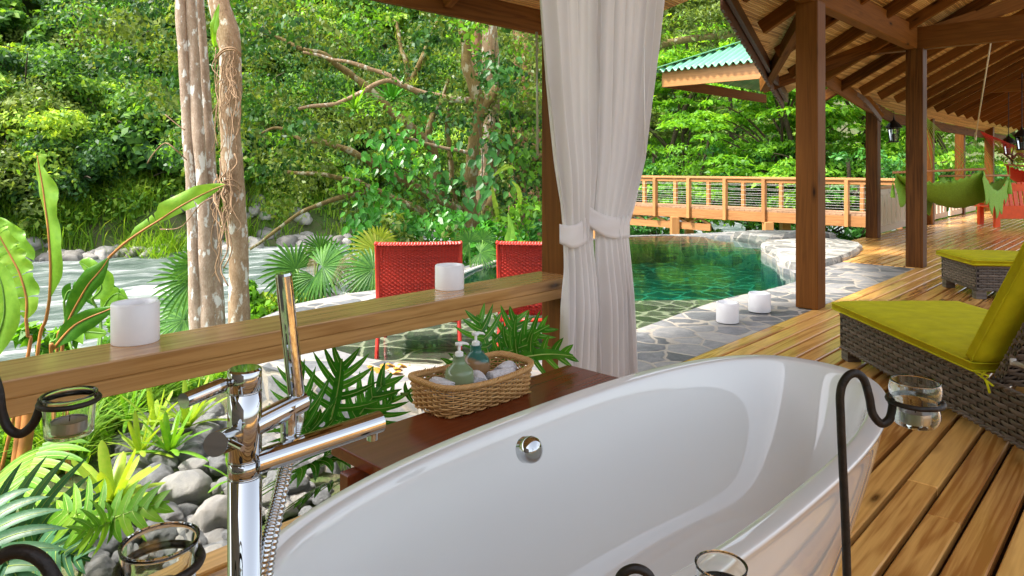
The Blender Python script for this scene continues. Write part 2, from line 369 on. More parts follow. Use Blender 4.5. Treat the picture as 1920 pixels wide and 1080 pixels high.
    def build(s, name, mat, parent=None, loc=None, smooth=False, bevel=0, sub=0, seg=1):
        V = np.concatenate(s.v); G = np.concatenate(s.g); Rn = np.concatenate(s.r)
        o = bpy.data.objects.new(name, None) if False else None
        me = bpy.data.meshes.new(name)
        if parent is not None: Mi = np.array(wm(parent).inverted())
        else:
            l = Vector(loc) if loc is not None else Vector((0, 0, 0)); Mi = np.array(Matrix.Translation(-l))
        V = V @ Mi[:3, :3].T+Mi[:3, 3]
        me.from_pydata([tuple(x) for x in V.tolist()], [], s.f)
        a = me.attributes.new('gc', 'FLOAT_VECTOR', 'POINT'); a.data.foreach_set('vector', G.astype(np.float32).ravel())
        a = me.attributes.new('rnd', 'FLOAT', 'POINT'); a.data.foreach_set('value', Rn.astype(np.float32))
        me.materials.append(mat)
        if smooth: me.polygons.foreach_set('use_smooth', [True]*len(me.polygons))
        me.validate()
        o = bpy.data.objects.new(name, me); COL.objects.link(o)
        if parent is not None: o.parent = parent
        elif loc is not None: o.location = loc
        if bevel:
            b = o.modifiers.new('bevel', 'BEVEL'); b.width = bevel; b.segments = seg; b.limit_method = 'ANGLE'; b.angle_limit = R(40)
        if sub:
            b = o.modifiers.new('sub', 'SUBSURF'); b.levels = sub; b.render_levels = sub
        return o
def wm(o):
    m = Matrix.LocRotScale(o.location, o.rotation_euler, o.scale)
    return wm(o.parent) @ m if o.parent else m
def fastmesh(name, V, Q, mat, smooth=False):
    me = bpy.data.meshes.new(name); V = np.asarray(V, np.float32); Q = np.asarray(Q, np.int32)
    me.vertices.add(len(V)); me.vertices.foreach_set('co', V.ravel())
    me.loops.add(Q.size); me.loops.foreach_set('vertex_index', Q.ravel())
    me.polygons.add(len(Q)); me.polygons.foreach_set('loop_start', np.arange(0, Q.size, Q.shape[1], dtype=np.int32))
    me.materials.append(mat); me.update(calc_edges=True)
    if smooth: me.polygons.foreach_set('use_smooth', [True]*len(me.polygons))
    return me
def tag(o, label, cat, group=None):
    o['label'] = label; o['category'] = cat
    if group: o['group'] = group
    return o
def kind(o, k): o['kind'] = k; return o
def T(name, label, cat, loc=(0, 0, 0), rotz=0, group=None):
    o = bpy.data.objects.new(name, None); COL.objects.link(o); o.location = loc; o.rotation_euler = (0, 0, rotz)
    o.empty_display_size = .1
    return tag(o, label, cat, group)
def meshobj(name, me, parent=None, loc=(0, 0, 0), rot=(0, 0, 0), sc=(1, 1, 1)):
    o = bpy.data.objects.new(name, me); COL.objects.link(o); o.location = loc; o.rotation_euler = rot; o.scale = sc
    if parent: o.parent = parent
    return o
def copy_tree(o, parent=None):
    c = o.copy(); COL.objects.link(c); c.parent = parent
    for ch in list(o.children): copy_tree(ch, c)
    return c
def curve(pts, n):
    """Catmull-Rom through the points"""
    P = [Vector(p) for p in pts]; out = []; m = len(P)-1
    for i in range(n+1):
        t = i/n*m; k = min(int(t), m-1); f = t-k
        p0, p1, p2, p3 = P[max(k-1, 0)], P[k], P[k+1], P[min(k+2, m)]
        out.append(.5*((2*p1)+(p2-p0)*f+(2*p0-5*p1+4*p2-p3)*f*f+(3*p1-p0-3*p2+p3)*f**3))
    return out
def lerp(a, b, t): return a+(b-a)*t

# ================================================================== THE SETTING
def ground_z(x, y):
    s = -.52*x+.85*y
    if s < 8: z = -.42
    elif s < 21: z = -.42-(s-8)/13*2.9
    elif s < 37: z = -3.9
    elif s < 40: z = -3.9+(s-37)/3*2.2
    else: z = -1.7+(s-40)*.95
    if y > 0 and s < 21:
        kk = max(0, min(1, (-x/max(y, .1)-.37)/.05)); zl = max(-3.4, -.42-max(0, s-5.4)*.5) if s > 5.4 else z; z = z+(zl-z)*kk
    z = min(z, 60)
    # shore of the garden in front of the pool, pit under the pool
    d = math.hypot((x-1.2)/4.2, (y-9)/6.0)
    if d < 1: z = min(z, -.42-1.5*min(1, (1-d)*4))
    if s > 39: z += 2.2*noise.noise(Vector((x*.09, y*.09, 0)))+.8*noise.noise(Vector((x*.3, y*.3, 3)))
    else: z += .10*noise.noise(Vector((x*.6, y*.6, 0)))*(0 if s < 5 and x > 1 else 1)
    return z
xs = np.concatenate([np.arange(-400, -40, 30), np.arange(-40, -8, 1.0), np.arange(-8, 12, .4), np.arange(12, 60, 1.2), np.arange(60, 401, 34)])
ys = np.concatenate([np.arange(-200, -5, 20), np.arange(-5, 16, .4), np.arange(16, 80, 1.0), np.arange(80, 601, 40)])
A = np.array([[(x, y, ground_z(x, y)) for y in ys] for x in xs])
g = MB().grid(A).build('ground', M['ground'], smooth=True); kind(g, 'structure')
# river
def RS(s, t, z): return Vector((-.52*s+.85*t, .85*s+.52*t, z))/(.52**2+.85**2) if False else Vector(((-.52*s+.853*t), (.853*s+.52*t), z))
A = []
for i in range(140):
    t = -60+i*1.1
    A.append([tuple(RS(18.5+j*.5, t, -3.08+.26*noise.noise(Vector((t*.35, (18.5+j*.5)*.9, 0)))+.07*noise.noise(Vector((t*1.1, j*.9, 7))))) for j in range(44)])
kind(MB().grid(A).build('river', M['river'], smooth=True), 'structure')

# ---- timber deck: boards along u
E_V = -2.25
mb = MB(); pitch = .1235; gap = .019
def deck_rows(mb, v0, v1, u0, u1):
    n = int((v1-v0)/pitch)
    for i in range(n):
        vv = v0+(i+.5)*pitch; u = u0-random.random()*2
        while u < u1:
            ln = random.choice((1.8, 2.4, 3.0, 3.6)); a, b_ = max(u, u0), min(u+ln, u1)
            if b_-a > .05: mb.beam(UV(a+.0008, vv, -.02), UV(b_-.0008, vv, -.02), pitch-gap, .04)
            u += ln
deck_rows(mb, E_V+.0, 5.2, -1.2, 26)
deck_rows(mb, E_V-13*pitch, E_V, 9.45, 26)
kind(mb.build('deck', M['deck'], bevel=.005), 'structure')
mb = MB()
mb.beam(UV(-1.2, 1.4, -.24), UV(26, 1.4, -.24), 7.2, .16); mb.beam(UV(9.6, -3.0, -.24), UV(26, -3.0, -.24), 1.5, .16)
kind(mb.build('deck_frame', M['shake']), 'structure')

# ---- pool, flagstone terrace round it
inner = [(3.23, 7.86), (3.09, 7.5), (2.55, 6.95), (1.9, 6.4), (.88, 5.2), (.3, 4.65), (-.2, 4.38), (-.6, 4.36), (-.95, 4.5), (-1.33, 4.85), (-1.55, 5.4), (-1.55, 6.0), (-1.3, 6.5), (-1.0, 7.2), (-.58, 8.45), (-.15, 9.5), (.6, 11.2), (2.1, 12.6), (3.2, 12.75), (3.95, 12.15), (4.4, 11.6), (4.5, 11.2), (4.2, 10.9), (3.75, 10.4), (3.6, 9.9), (3.5, 9.2), (3.3, 8.6), (3.3, 8.2)]
inner = [tuple(p)[:2] for p in curve([(x, y, 0) for x, y in inner+inner[:1]], 110)][:-1]
outer = [UV(9.44, E_V-.004), UV(2.3, E_V-.004), Vector((-.505, 3.75, 0)), Vector((-.78, 3.85, 0)), Vector((-1.2, 4.05, 0)), Vector((-1.62, 4.36, 0)), Vector((-1.95, 4.95, 0)), Vector((-2.07, 5.6, 0)), Vector((-1.95, 6.25, 0)),
         Vector((-1.6, 6.75, 0)), Vector((-1.2, 7.4, 0)), Vector((-.72, 8.6, 0)), Vector((-.3, 9.7, 0)), Vector((.5, 11.4, 0)), Vector((2.05, 12.85, 0)), Vector((3.3, 13.1, 0)), Vector((4.4, 13.2, 0)), Vector((5.8, 12.6, 0)), Vector((5.4, 11.2, 0)), UV(9.44, E_V-13*pitch-.004)]
bm = bmesh.new()
def loop(pts, z):
    vs = [bm.verts.new((p[0], p[1], z)) for p in pts]; es = [bm.edges.new((vs[i], vs[(i+1) % len(vs)])) for i in range(len(vs))]; return vs, es
vi, ei = loop(inner, -.008); vo_, eo = loop(outer, -.008)
for v_ in vi+vo_:
    if v_.co.y > 7.3 and v_.co.x < 3.6 and v_.co.y > 7.3+max(0, v_.co.x)*1.2: v_.co.z = -.0575
bmesh.ops.triangle_fill(bm, edges=ei+eo, use_beauty=True)
for vs, zz in ((vi, -1.4), (vo_, -2.4)):
    lo = [bm.verts.new((v.co.x, v.co.y, zz)) for v in vs]
    for i in range(len(vs)):
        j = (i+1) % len(vs); bm.faces.new((vs[i], vs[j], lo[j], lo[i]))
bmesh.ops.recalc_face_normals(bm, faces=bm.faces)
me = bpy.data.meshes.new('terrace'); bm.to_mesh(me); bm.free(); me.materials.append(M['paving'])
kind(meshobj('terrace', me), 'structure')
mb = MB()
mb.add([(-1.3, 4.35, -.11), (.4, 4.2, -.11), (3.2, 6.9, -.11), (3.6, 7.1, -.11), (-1.4, 6.7, -.11), (-1.7, 6.2, -.11), (-1.75, 5.2, -.11)], [(0, 1, 2, 3, 4, 5, 6)])
kind(mb.build('pool_shelf', M['poolstone']), 'structure')
mb = MB(); mb.add([(-2, 6.7, -.11), (4, 7.1, -.11), (4, 7.1, -.56), (-2, 6.7, -.56)], [(0, 1, 2, 3)])
mb.add([(-2.4, 6.6, -.56), (5, 6.6, -.56), (5, 13.4, -.56), (-2.4, 13.4, -.56)], [(0, 1, 2, 3)])
kind(mb.build('pool_floor', M['pooldeep']), 'structure')
# water body: outline a little inside the wall, closed
top = [(x, y, -.062) for x, y in inner]; bot = [(x, y, -.60) for x, y in inner]; k = len(inner)
bm = bmesh.new(); a = [bm.verts.new(p) for p in top]; b_ = [bm.verts.new(p) for p in bot]
bm.faces.new(a); bm.faces.new(b_[::-1])
for i in range(k): bm.faces.new((a[i], b_[i], b_[(i+1) % k], a[(i+1) % k]))
cx, cy = np.mean(inner, axis=0)
for vv in bm.verts:                                                     # let the body run 5 mm into the wall
    d = Vector((vv.co.x-cx, vv.co.y-cy, 0)).normalized()*.004; vv.co += d
bmesh.ops.recalc_face_normals(bm, faces=bm.faces)
bmesh.ops.triangulate(bm, faces=[f for f in bm.faces if len(f.verts) > 4])
me = bpy.data.meshes.new('pool_water'); bm.to_mesh(me); bm.free(); me.materials.append(M['pool'])
kind(meshobj('pool_water', me), 'structure')
# raised rough coping on the headland
def slab(pts, z0, z1, mat, name, jit=.03):
    P = curve([(x, y, 0) for x, y in pts+pts[:1]], 60)[:-1]; mb = MB(); n = len(P)
    c = sum(P, Vector())/n; rows = []
    for (zz, sc) in ((z0, .97), (lerp(z0, z1, .4), 1.0), (lerp(z0, z1, .8), 1.0), (z1, .96), (z1+.004, .6), (z1+.006, .25)):
        rows.append([tuple(c+(p-c)*sc*(1+(jit*noise.noise(Vector((p.x*6, p.y*6, zz*20)))))+Vector((0, 0, zz+.012*noise.noise(Vector((p.x*5, p.y*5, 1)))))) for p in P])
    rows.append([tuple(c+Vector((0, 0, z1+.006)))]*n)
    mb.grid(np.array(rows), closed_v=True); return mb.build(name, mat, smooth=False)
sp = slab([(3.62, 9.9), (3.78, 10.5), (4.3, 11.0), (5.0, 11.1), (5.3, 10.6), (4.9, 9.8), (4.3, 9.0), (3.7, 8.4), (3.38, 8.25), (3.38, 8.7), (3.55, 9.3)], -.12, .075, M['wallstone'], 'stone_headland')
kind(sp, 'structure')
kind(slab([(3.9, 12.2), (4.4, 12.5), (5.3, 12.5), (5.6, 12.0), (4.9, 11.7), (4.3, 11.75)], -.1, .07, M['wallstone'], 'stone_spit'), 'structure')

# ================================================================== POSTS, RAIL, ROOF
def post(u, v, zt, label, w=.19, z0=0, mat='post'):
    c = UV(u, v, z0); mb = MB(); mb.beam(c, UV(u, v, zt), w, w, up=DU)
    o = mb.build('post', M[mat], loc=c, bevel=.008, seg=2); return tag(o, label, 'post', 'timber posts of the pavilion')
BZ0, BZ1 = 2.65, 2.92
post(2.93, -2.385, 2.9, 'stained timber post behind the white curtain at the end of the rail')
post(6.19, -2.29, 2.66, 'thick stained timber post standing between pool and yellow-green lounger')
post(9.56, -2.27, 2.66, 'stained timber post in front of the green hammock')
post(12.9, -3.72, 2.66, 'timber post at the end of the footbridge railing, black lantern on its side')
post(16.6, -3.7, 2.66, 'slim reddish timber post just behind the hammock post', .17)
post(20.6, -3.9, 2.66, 'split weathered post behind the hammock rope', .2)
post(22.6, -3.6, 2.66, 'far timber post between the hammocks', .2)

# rail plank of two glued boards, front face at v=-2.265
rt = .663
mb = MB(); u0, u1, vf, vb = -.9, 2.755, -2.262, -2.50
c0 = UV(u0, (vf+vb)/2, 0); rr = T('rail_beam', 'thick golden pine rail plank carrying two white candles', 'railing', UV(1, -2.38, 0))
mb.beam(UV(u0, -2.381, rt-.026), UV(u1+.09, -2.381, rt-.026), .238, .052, off=(0, 0, 0))
mb.build('top_plank', M['rail'], rr, bevel=.004, seg=2)
mb = MB(); mb.beam(UV(u0, -2.375, rt-.079), UV(u1+.04, -2.375, rt-.079), .215, .052, off=(9, 4, 2)); mb.build('lower_plank', M['rail'], rr, bevel=.003)
mb = MB(); mb.beam(UV(-.6, -2.385, 0), UV(-.6, -2.385, rt-.106), .12, .12); mb.build('leg', M['post'], rr, bevel=.005)

# ---- roof: sloping ceiling of cane on rafters
SL = .55
def rz(v): return 2.15+SL*(v+3.5)
m, nt, b = newmat('cane_ceiling'); M['cane'] = m
g = attr(nt, 'gc').outputs['Vector']; sx = nt.nodes.new('ShaderNodeSeparateXYZ'); L(nt, g, sx.inputs[0])
wob = noise_(nt, mapping(nt, g, (1.6, 3, 3)), 1, 3)
yy = math_(nt, 'MULTIPLY_ADD', wob, .05, sx.outputs[1]); st = math_(nt, 'MULTIPLY', yy, 58)
prof = math_(nt, 'ABSOLUTE', math_(nt, 'SINE', math_(nt, 'MULTIPLY', st, math.pi)))
cell = math_(nt, 'FLOOR', st); wn_ = nt.nodes.new('ShaderNodeTexWhiteNoise'); wn_.noise_dimensions = '2D'
cb = nt.nodes.new('ShaderNodeCombineXYZ'); L(nt, cell, cb.inputs[0]); L(nt, math_(nt, 'FLOOR', math_(nt, 'MULTIPLY', sx.outputs[0], .7)), cb.inputs[1]); L(nt, cb.outputs[0], wn_.inputs[0])
c = ramp(nt, wn_.outputs[0], [(0, (.34, .17, .05)), (.5, (.62, .36, .12)), (1, (.80, .55, .24))]).outputs[0]
c = mixc(nt, ramp(nt, prof, [(.0, (1, 1, 1)), (.35, (0, 0, 0))]).outputs[0], c, (.05, .025, .01))
L(nt, c, b.inputs['Base Color']); b.inputs['Roughness'].default_value = .5; bump(nt, b, prof, .7, .01)

roof = T('pavilion_roof', 'pavilion roof with cane ceiling, dark rafters and scalloped gable boards', 'roof', UV(8, 0, 0))
poly = [(-5, -3.42), (4.7, -3.42), (5.39, -2.67), (9.1, -3.68), (9.12, -3.18), (11.5, -3.45), (14, -3.66), (26, -3.7), (26, 1.0), (-5, 1.0)]
mb = MB(); n = len(poly)
V = [UV(u, v, rz(v)+.13) for u, v in poly]+[UV(u, v, rz(v)+.19) for u, v in poly]
G = [(u, v, 0) for u, v in poly]*2
mb.add(V, [tuple(range(n)), tuple(range(2*n-1, n-1, -1))]+[(i, (i+1) % n, n+(i+1) % n, n+i) for i in range(n)], G)
mb.build('cane_ceiling', M['cane'], roof)
def rafter(mb, u, va, vb_, w=.06, h=.13): mb.beam(UV(u, va, rz(va)+.055), UV(u, vb_, rz(vb_)+.055), w, h)
for i in range(23):
    u = 5.6+i*.88; va = -3.3 if u > 10 else -2.6-.24*max(0, u-5.4)
    mb = MB(); rafter(mb, u, va, .95); mb.build('rafter', M['beam'], roof, bevel=.003)
for i in range(9):
    mb = MB(); rafter(mb, -4.6+i*1.07, -3.34, .95); mb.build('rafter', M['beam'], roof, bevel=.003)
# far hip of the roof: a second slope closing the view at the end
mb = MB()
V = [UV(26, -3.7, 2.1), UV(26, 6, 2.1), UV(17.5, 2.4, 5.3), UV(17.5, -1.5, 3.2)]
# eave fascia over the river side, seen top centre
mb = MB(); mb.beam(UV(-5, -3.36, 2.45), UV(4.6, -3.36, 2.45), .05, .50); mb.build('fascia', M['beam'], roof, bevel=.004)
for a_, c_ in (((9.14, -3.2), (11.5, -3.47)), ((11.5, -3.47), (14, -3.68)), ((14, -3.68), (25.9, -3.72))):
    mb = MB(); mb.beam(UV(a_[0], a_[1], rz(a_[1])+.04), UV(c_[0], c_[1], rz(c_[1])+.04), .04, .19); mb.build('fascia', M['beam'], roof, bevel=.004)
# beams on the posts
mb = MB(); mb.beam(UV(2.7, -2.29, (BZ0+BZ1)/2), UV(9.45, -2.29, (BZ0+BZ1)/2), .12, BZ1-BZ0); mb.build('eave_beam', M['beam'], roof, bevel=.006)
mb = MB(); mb.beam(UV(9.56, -3.6, (BZ0+BZ1)/2), UV(9.56, 4.5, (BZ0+BZ1)/2), .13, BZ1-BZ0); mb.build('cross_beam', M['post'], roof, bevel=.006)
mb = MB(); mb.beam(UV(9.7, -3.72, 2.80), UV(25, -3.72, 2.80), .12, .25); mb.build('eave_beam', M['post'], roof, bevel=.006)
mb = MB(); mb.beam(UV(21.4, -3.9, 2.75), UV(21.4, 6, 2.75), .13, .25); mb.build('cross_beam', M['post'], roof, bevel=.006)
mb = MB(); mb.beam(UV(16.6, -3.9, 2.80), UV(16.6, 4, 2.80), .12, .22); mb.build('cross_beam', M['beam'], roof, bevel=.006)
for (a, b2, w) in ((UV(6.19, -2.29, 2.75), UV(9.4, 1.4, 4.55), .09), (UV(9.56, -2.27, 2.8), UV(12.6, 1.2, 4.4), .10), (UV(6.3, -2.2, 2.9), UV(8.1, -3.55, 2.2), .09), (UV(9.5, -2.3, 2.85), UV(8.2, -3.6, 2.2), .09), (UV(12.9, -3.7, 2.7), UV(16, .5, 4.1), .1), (UV(16.6, -3.7, 2.7), UV(20, .5, 4.1), .1)):
    mb = MB(); mb.beam(a, b2, w, .17); mb.build('hip_rafter', M['beam'], roof, bevel=.004)
# scalloped gable board (row of toothed boards)
def scallop(p0, p1, nst, drop, name, sag=0):
    p0, p1 = Vector(p0), Vector(p1); d = (p1-p0)/nst; mb = MB(); mh = MB()
    for i in range(nst):
        s_ = Vector((0, 0, -sag*math.sin(math.pi*(i+.5)/nst))); a = p0+d*i+s_; q = p0+d*(i+1)+s_
        a2 = a.copy(); q2 = q.copy(); zt = max(a.z, q.z)+.05; zb = min(a.z, q.z)-drop
        nrm = Vector((d.y, -d.x, 0)).normalized()*.012
        h = d.xy.length; e = Vector((d.x, d.y, 0)).normalized()
        prof = [(0, zt), (h*.999, zt), (h*.999, zb), (h*.62, zb), (h*.5, zb+drop*.25), (h*.40, zb+drop*.12), (0, zb+drop*.18)]
        V = [Vector((a.x, a.y, 0))+e*x+nrm*sg+Vector((0, 0, z)) for sg in (-1, 1) for x, z in prof]; m_ = len(prof)
        mb.add(V, [tuple(range(m_))[::-1], tuple(range(m_, 2*m_))]+[(j, (j+1) % m_, m_+(j+1) % m_, m_+j) for j in range(m_)])
    return mb.build(name, M['shake'], roof)
pa, pb = UV(5.39, -2.72, rz(-2.67)+.1), UV(9.12, -3.73, rz(-3.68)+.1)
scallop(pa, pb, 15, .16, 'gable_board')
mb = MB(); mb.beam(pa+Vector((.05, 0, .02)), pb+Vector((.05, 0, .02)), .04, .2); mb.build('barge_board', M['shake'], roof)
qa, qb = Wp(1538, 138, 8.9), Wp(1652, 216, 11.7)
for i in range(3):
    pass
arc = [qa, Wp(1590, 150, 9.9), Wp(1625, 182, 10.9), qb]
for i in range(3): scallop(arc[i], arc[i+1], 6, .12, 'gable_board')
mb = MB(); mb.tube(curve(arc, 10), .05, 4); mb.build('barge_board', M['beam'], roof)

# ---- green sheet roof of the neighbour shelter
gr = T('green_roof', 'green corrugated metal roof with pale timber fascia above the bridge', 'roof', UV(10, -5, 0))
K0 = Wp(1242, 167, 11.4); K0.z = 2.52
cz = K0.z; ku = CU*K0.x+SU*K0.y; kv = SU*K0.x-CU*K0.y
A0 = UV(ku, kv, cz); A1 = UV(ku, kv+2.9, cz); A2 = UV(ku+4.0, kv, cz)
mb = MB(); mb.beam(A0+Vector((0, 0, .13)), A1+Vector((0, 0, .13)), .04, .26); mb.build('fascia', M['fascia'], gr, bevel=.004)
mb = MB(); mb.beam(A0+DU*.03+Vector((0, 0, .09)), A2+Vector((0, 0, .09)), .04, .17); mb.build('fascia', M['beam'], gr, bevel=.004)
for q in (.9, 1.9): 
    mb = MB(); mb.beam(UV(ku+.02, kv+q, cz+.14), UV(ku+2.6, kv+q+.1, cz+1.1), .05, .13); mb.build('rafter', M['beam'], gr, bevel=.003)
mb = MB(); mb.beam(UV(ku+.04, kv+.04, cz+.10), UV(ku+2.4, kv+2.4, cz+1.0), .06, .15); mb.build('hip_rafter', M['beam'], gr, bevel=.003)
mb = MB(); NV = 160; rows = []
pit = .50
for j in range(NV+1):
    w = kv-.12+j*(3.4)/NV; up = max(0, w-kv+.12)                      # hip cuts the slope: run grows with w
    run = min(up, 2.6); z0 = cz+.26
    row = []
    for i in range(4):
        uu = ku-.12+run*i/3; row.append(tuple(UV(uu, w, z0+(uu-ku+.12)*pit*.9+.030*math.sin(j*2*math.pi/5.4))))
    rows.append(row)
mb.grid(np.array(rows)); o = mb.build('roof_sheet', M['greenroof'], gr, smooth=True)
s_ = o.modifiers.new('s', 'SOLIDIFY'); s_.thickness = .006
mb = MB(); rows = []
for j in range(90):
    uu = ku-.12+j*4.2/90; run = min(max(0, uu-ku+.12), 2.6)
    rows.append([tuple(UV(uu, kv-.12+run*i/3, cz+.26+(run*i/3)*pit*.9+.018*math.sin(j*2*math.pi/2.6))) for i in range(4)])
mb.grid(np.array(rows)); o = mb.build('roof_sheet', M['greenroof'], gr, smooth=True)
mb = MB(); mb.beam(UV(ku-.14, kv-.14, cz+.285), UV(ku+2.5, kv+2.5, cz+.285+2.62*pit*.9), .20, .015); mb.build('ridge_cap', M['greenroof'], gr, bevel=.003)
mb = MB()
V = [UV(ku, kv, cz+.24), UV(ku, kv+3, cz+.24), UV(ku+2.6, kv+3.0, cz+1.3), UV(ku+2.4, kv+2.4, cz+1.25)]
mb.add(V, [(0, 1, 2, 3)], [(v.x, v.y, 0) for v in V]); mb.build('cane_lining', M['cane'], gr)

# ================================================================== FOOTBRIDGE
br = T('footbridge', 'timber footbridge with cable railings crossing behind the pool', 'bridge', (8.9, 17, -3))
B0 = Vector((9.35, 16.6, 0)); B1 = Vector((1.2, 23.9, 0)); bd = (B1-B0).normalized(); bn_ = Vector((-bd.y, bd.x, 0))
if bn_.y < 0: bn_ = -bn_
bl = (B1-B0).length
def bp(px, off=0):   # where the sight line through this column meets the bridge side
    k = (px-960)/F; P = B0+bn_*off; t = (P.x-k*P.y)/(k*bd.y-bd.x); return t
DZ = 0.0
mb = MB()
nb = int(bl/.15)
for i in range(nb):
    c = B0+bd*(i*.15+.07); mb.beam(c-bn_*.03+Vector((0, 0, DZ-.0)), c+bn_*1.3+Vector((0, 0, DZ)), .138, .04)
mb.build('walkway', M['bridge_floor'], br)
for off in (0, 1.25):
    mb = MB(); mb.beam(B0+bn_*off+Vector((0, 0, DZ-.16)), B1+bn_*off+Vector((0, 0, DZ-.16)), .06, .27); mb.build('stringer', M['bridge'], br, bevel=.004)
    mb = MB(); mb.beam(B0+bn_*off+Vector((0, 0, .885)), B1+bn_*off+Vector((0, 0, .885)), .15, .04); mb.build('handrail', M['bridge'], br, bevel=.004)
    mb = MB(); mb.beam(B0+bn_*(off-.02)+Vector((0, 0, .81)), B1+bn_*(off-.02)+Vector((0, 0, .81)), .04, .10); mb.build('top_board', M['bridge'], br, bevel=.003)
    for kz in range(5):
        mb = MB(); mb.tube([B0+bn_*off+Vector((0, 0, .15+kz*.135)), B1+bn_*off+Vector((0, 0, .15+kz*.135))], .0045, 5); mb.build('cable', M['steel'], br)
def bpost(t, off, w, z0, z1, nm='railing_post'):
    c = B0+bd*t+bn_*(off-.045 if off == 0 else off); mb = MB(); mb.beam(c+Vector((0, 0, z0)), c+Vector((0, 0, z1)), w, .09, up=bd); mb.build(nm, M['bridge'], br, bevel=.004)
for px in (1640, 1589, 1512, 1434, 1361, 1293, 1230, 1172, 1118, 1066, 1030): bpost(bp(px), 0, .16, -.30, .86)
for px in (1690, 1617, 1540, 1465, 1394, 1329, 1267, 1209, 1155, 1102, 1065): bpost(bp(px, 1.25), 1.25, .14, -.02, .86)
for px, off in ((1265, 0), (1440, 0), (1292, 1.2), (1472, 1.2), (1120, 0)):
    c = B0+bd*bp(px, off)+bn_*off; mb = MB(); mb.beam(Vector((c.x, c.y, -.29)), Vector((c.x, c.y, -3.6)), .24, .24); mb.build('pile', M['bridge'], br, bevel=.01)
mb = MB(); a = B0+bd*bp(1330)+bn_*.1; b2 = B0+bd*(bl-1)+bn_*.1
mb.beam(a+Vector((0, 0, -.55)), b2+Vector((0, 0, -.50)), .08, .2); mb.build('brace', M['bridge'], br)
for i in range(14):
    a2 = a+(b2-a)*(i/14); b3 = a+(b2-a)*((i+1)/14); mb = MB(); zz = (-.30, -.47) if i % 2 else (-.47, -.30)
    mb.beam(a2+Vector((0, 0, zz[0])), b3+Vector((0, 0, zz[1])), .05, .06); mb.build('brace', M['bridge'], br)

# white picket panels at the deck edge
def picket(name, p0, p1, h, label, n, mat='white_wood', z0=.02):
    t = T(name, label, 'fence', p0, 0, 'cream slatted fence panels'); p0, p1 = Vector(p0), Vector(p1); d = (p1-p0).normalized()
    for z in (z0+.07, z0+h-.06):
        mb = MB(); mb.beam(p0+Vector((0, 0, z)), p1+Vector((0, 0, z)), .05, .12); mb.build('cross_rail', M[mat], t, bevel=.003)
    for i in range(n):
        c = p0+(p1-p0)*((i+.5)/n); w = (p1-p0).length/n*.72
        mb = MB(); mb.beam(c+Vector((0, 0, z0+.13)), c+Vector((0, 0, z0+h-.12)), .03, w, up=d); mb.build('slat', M[mat], t, bevel=.003)
    mb = MB(); mb.beam(p0-d*.03+Vector((0, 0, z0+h+.02)), p1+Vector((0, 0, z0+h+.02)), .12, .045); mb.build('top_rail', M['bridge'], t, bevel=.003)
picket('fence_panel', UV(13.0, -3.78), UV(15.6, -3.86), .80, 'cream slatted fence panel beside the post with the lantern', 8)
picket('fence_panel', UV(16.0, -3.86), UV(18.9, -3.86), .62, 'cream slatted fence panel below the hammock, partly behind a post', 9)
picket('fence_panel', UV(19.2, -3.86), UV(22.2, -3.86), .55, 'farthest cream slatted fence panel at the deck edge', 9)

# ================================================================== BATHTUB
def se(a, b_, th, n=2.25):
    c, s_ = math.cos(th), math.sin(th)
    return (a*math.copysign(abs(c)**(2/n), c), b_*math.copysign(abs(s_)**(2/n), s_))
TC = Vector((.7071*1.415+.7071*(-.935), .7071*1.415-.7071*(-.935), 0)); TD = Vector((.7071, .7071, 0)); TV = Vector((.7071, -.7071, 0))
def tubring(a, b_, z, n=72, nn=2.5): return [tuple(TC+TD*x+TV*y+Vector((0, 0, z))) for x, y in (se(a, b_, 2*math.pi*i/n, nn) for i in range(n))]
TA, TB, TZ = 1.00, .385, .57
tub = T('bathtub', 'large white oval freestanding bathtub on the wooden deck', 'bathtub', TC)
rows = [tubring(TA*.74, TB*.62, 0), tubring(TA*.745, TB*.63, .02), tubring(TA*.79, TB*.72, .14), tubring(TA*.86, TB*.84, .30), tubring(TA*.93, TB*.93, .44), tubring(TA*.972, TB*.972, .53), tubring(TA*.99, TB*.99, .558), tubring(TA, TB, .566), tubring(TA*.998, TB*.995, TZ+.001)]
rim = [tubring(TA*.994, TB*.988, TZ+.003), tubring(TA-.05, TB-.046, TZ+.002)]
inn = [tubring(TA-.056, TB-.052, TZ-.003), tubring(TA-.062, TB-.058, TZ-.014), tubring(TA-.10, TB-.085, TZ-.11), tubring(TA-.17, TB-.12, TZ-.24), tubring(TA-.27, TB-.17, TZ-.35), tubring(TA-.36, TB-.215, TZ-.395), tubring(TA-.42, TB-.25, TZ-.41), tubring(TA*.3, TB*.2, TZ-.415), tubring(.01, .01, TZ-.416)]
mb = MB(); mb.grid(np.array(rows+rim+inn), closed_v=True)
shell = mb.build('shell', M['porcelain'], tub, smooth=True, sub=2)
mb = MB(); oc = Wp(996, 843, 1); D0 = 1.60
# overflow cap on the far inner wall
oc = Wp(996, 843, 1.545); nrm = Vector((.62, -.72, .30)).normalized()
mb.lathe([(0, .020), (.016, .018), (.026, .010), (.0285, .003), (.0285, -.02)], oc, 28, axis=nrm); mb.build('overflow_cap', M['chrome'], tub, smooth=True)

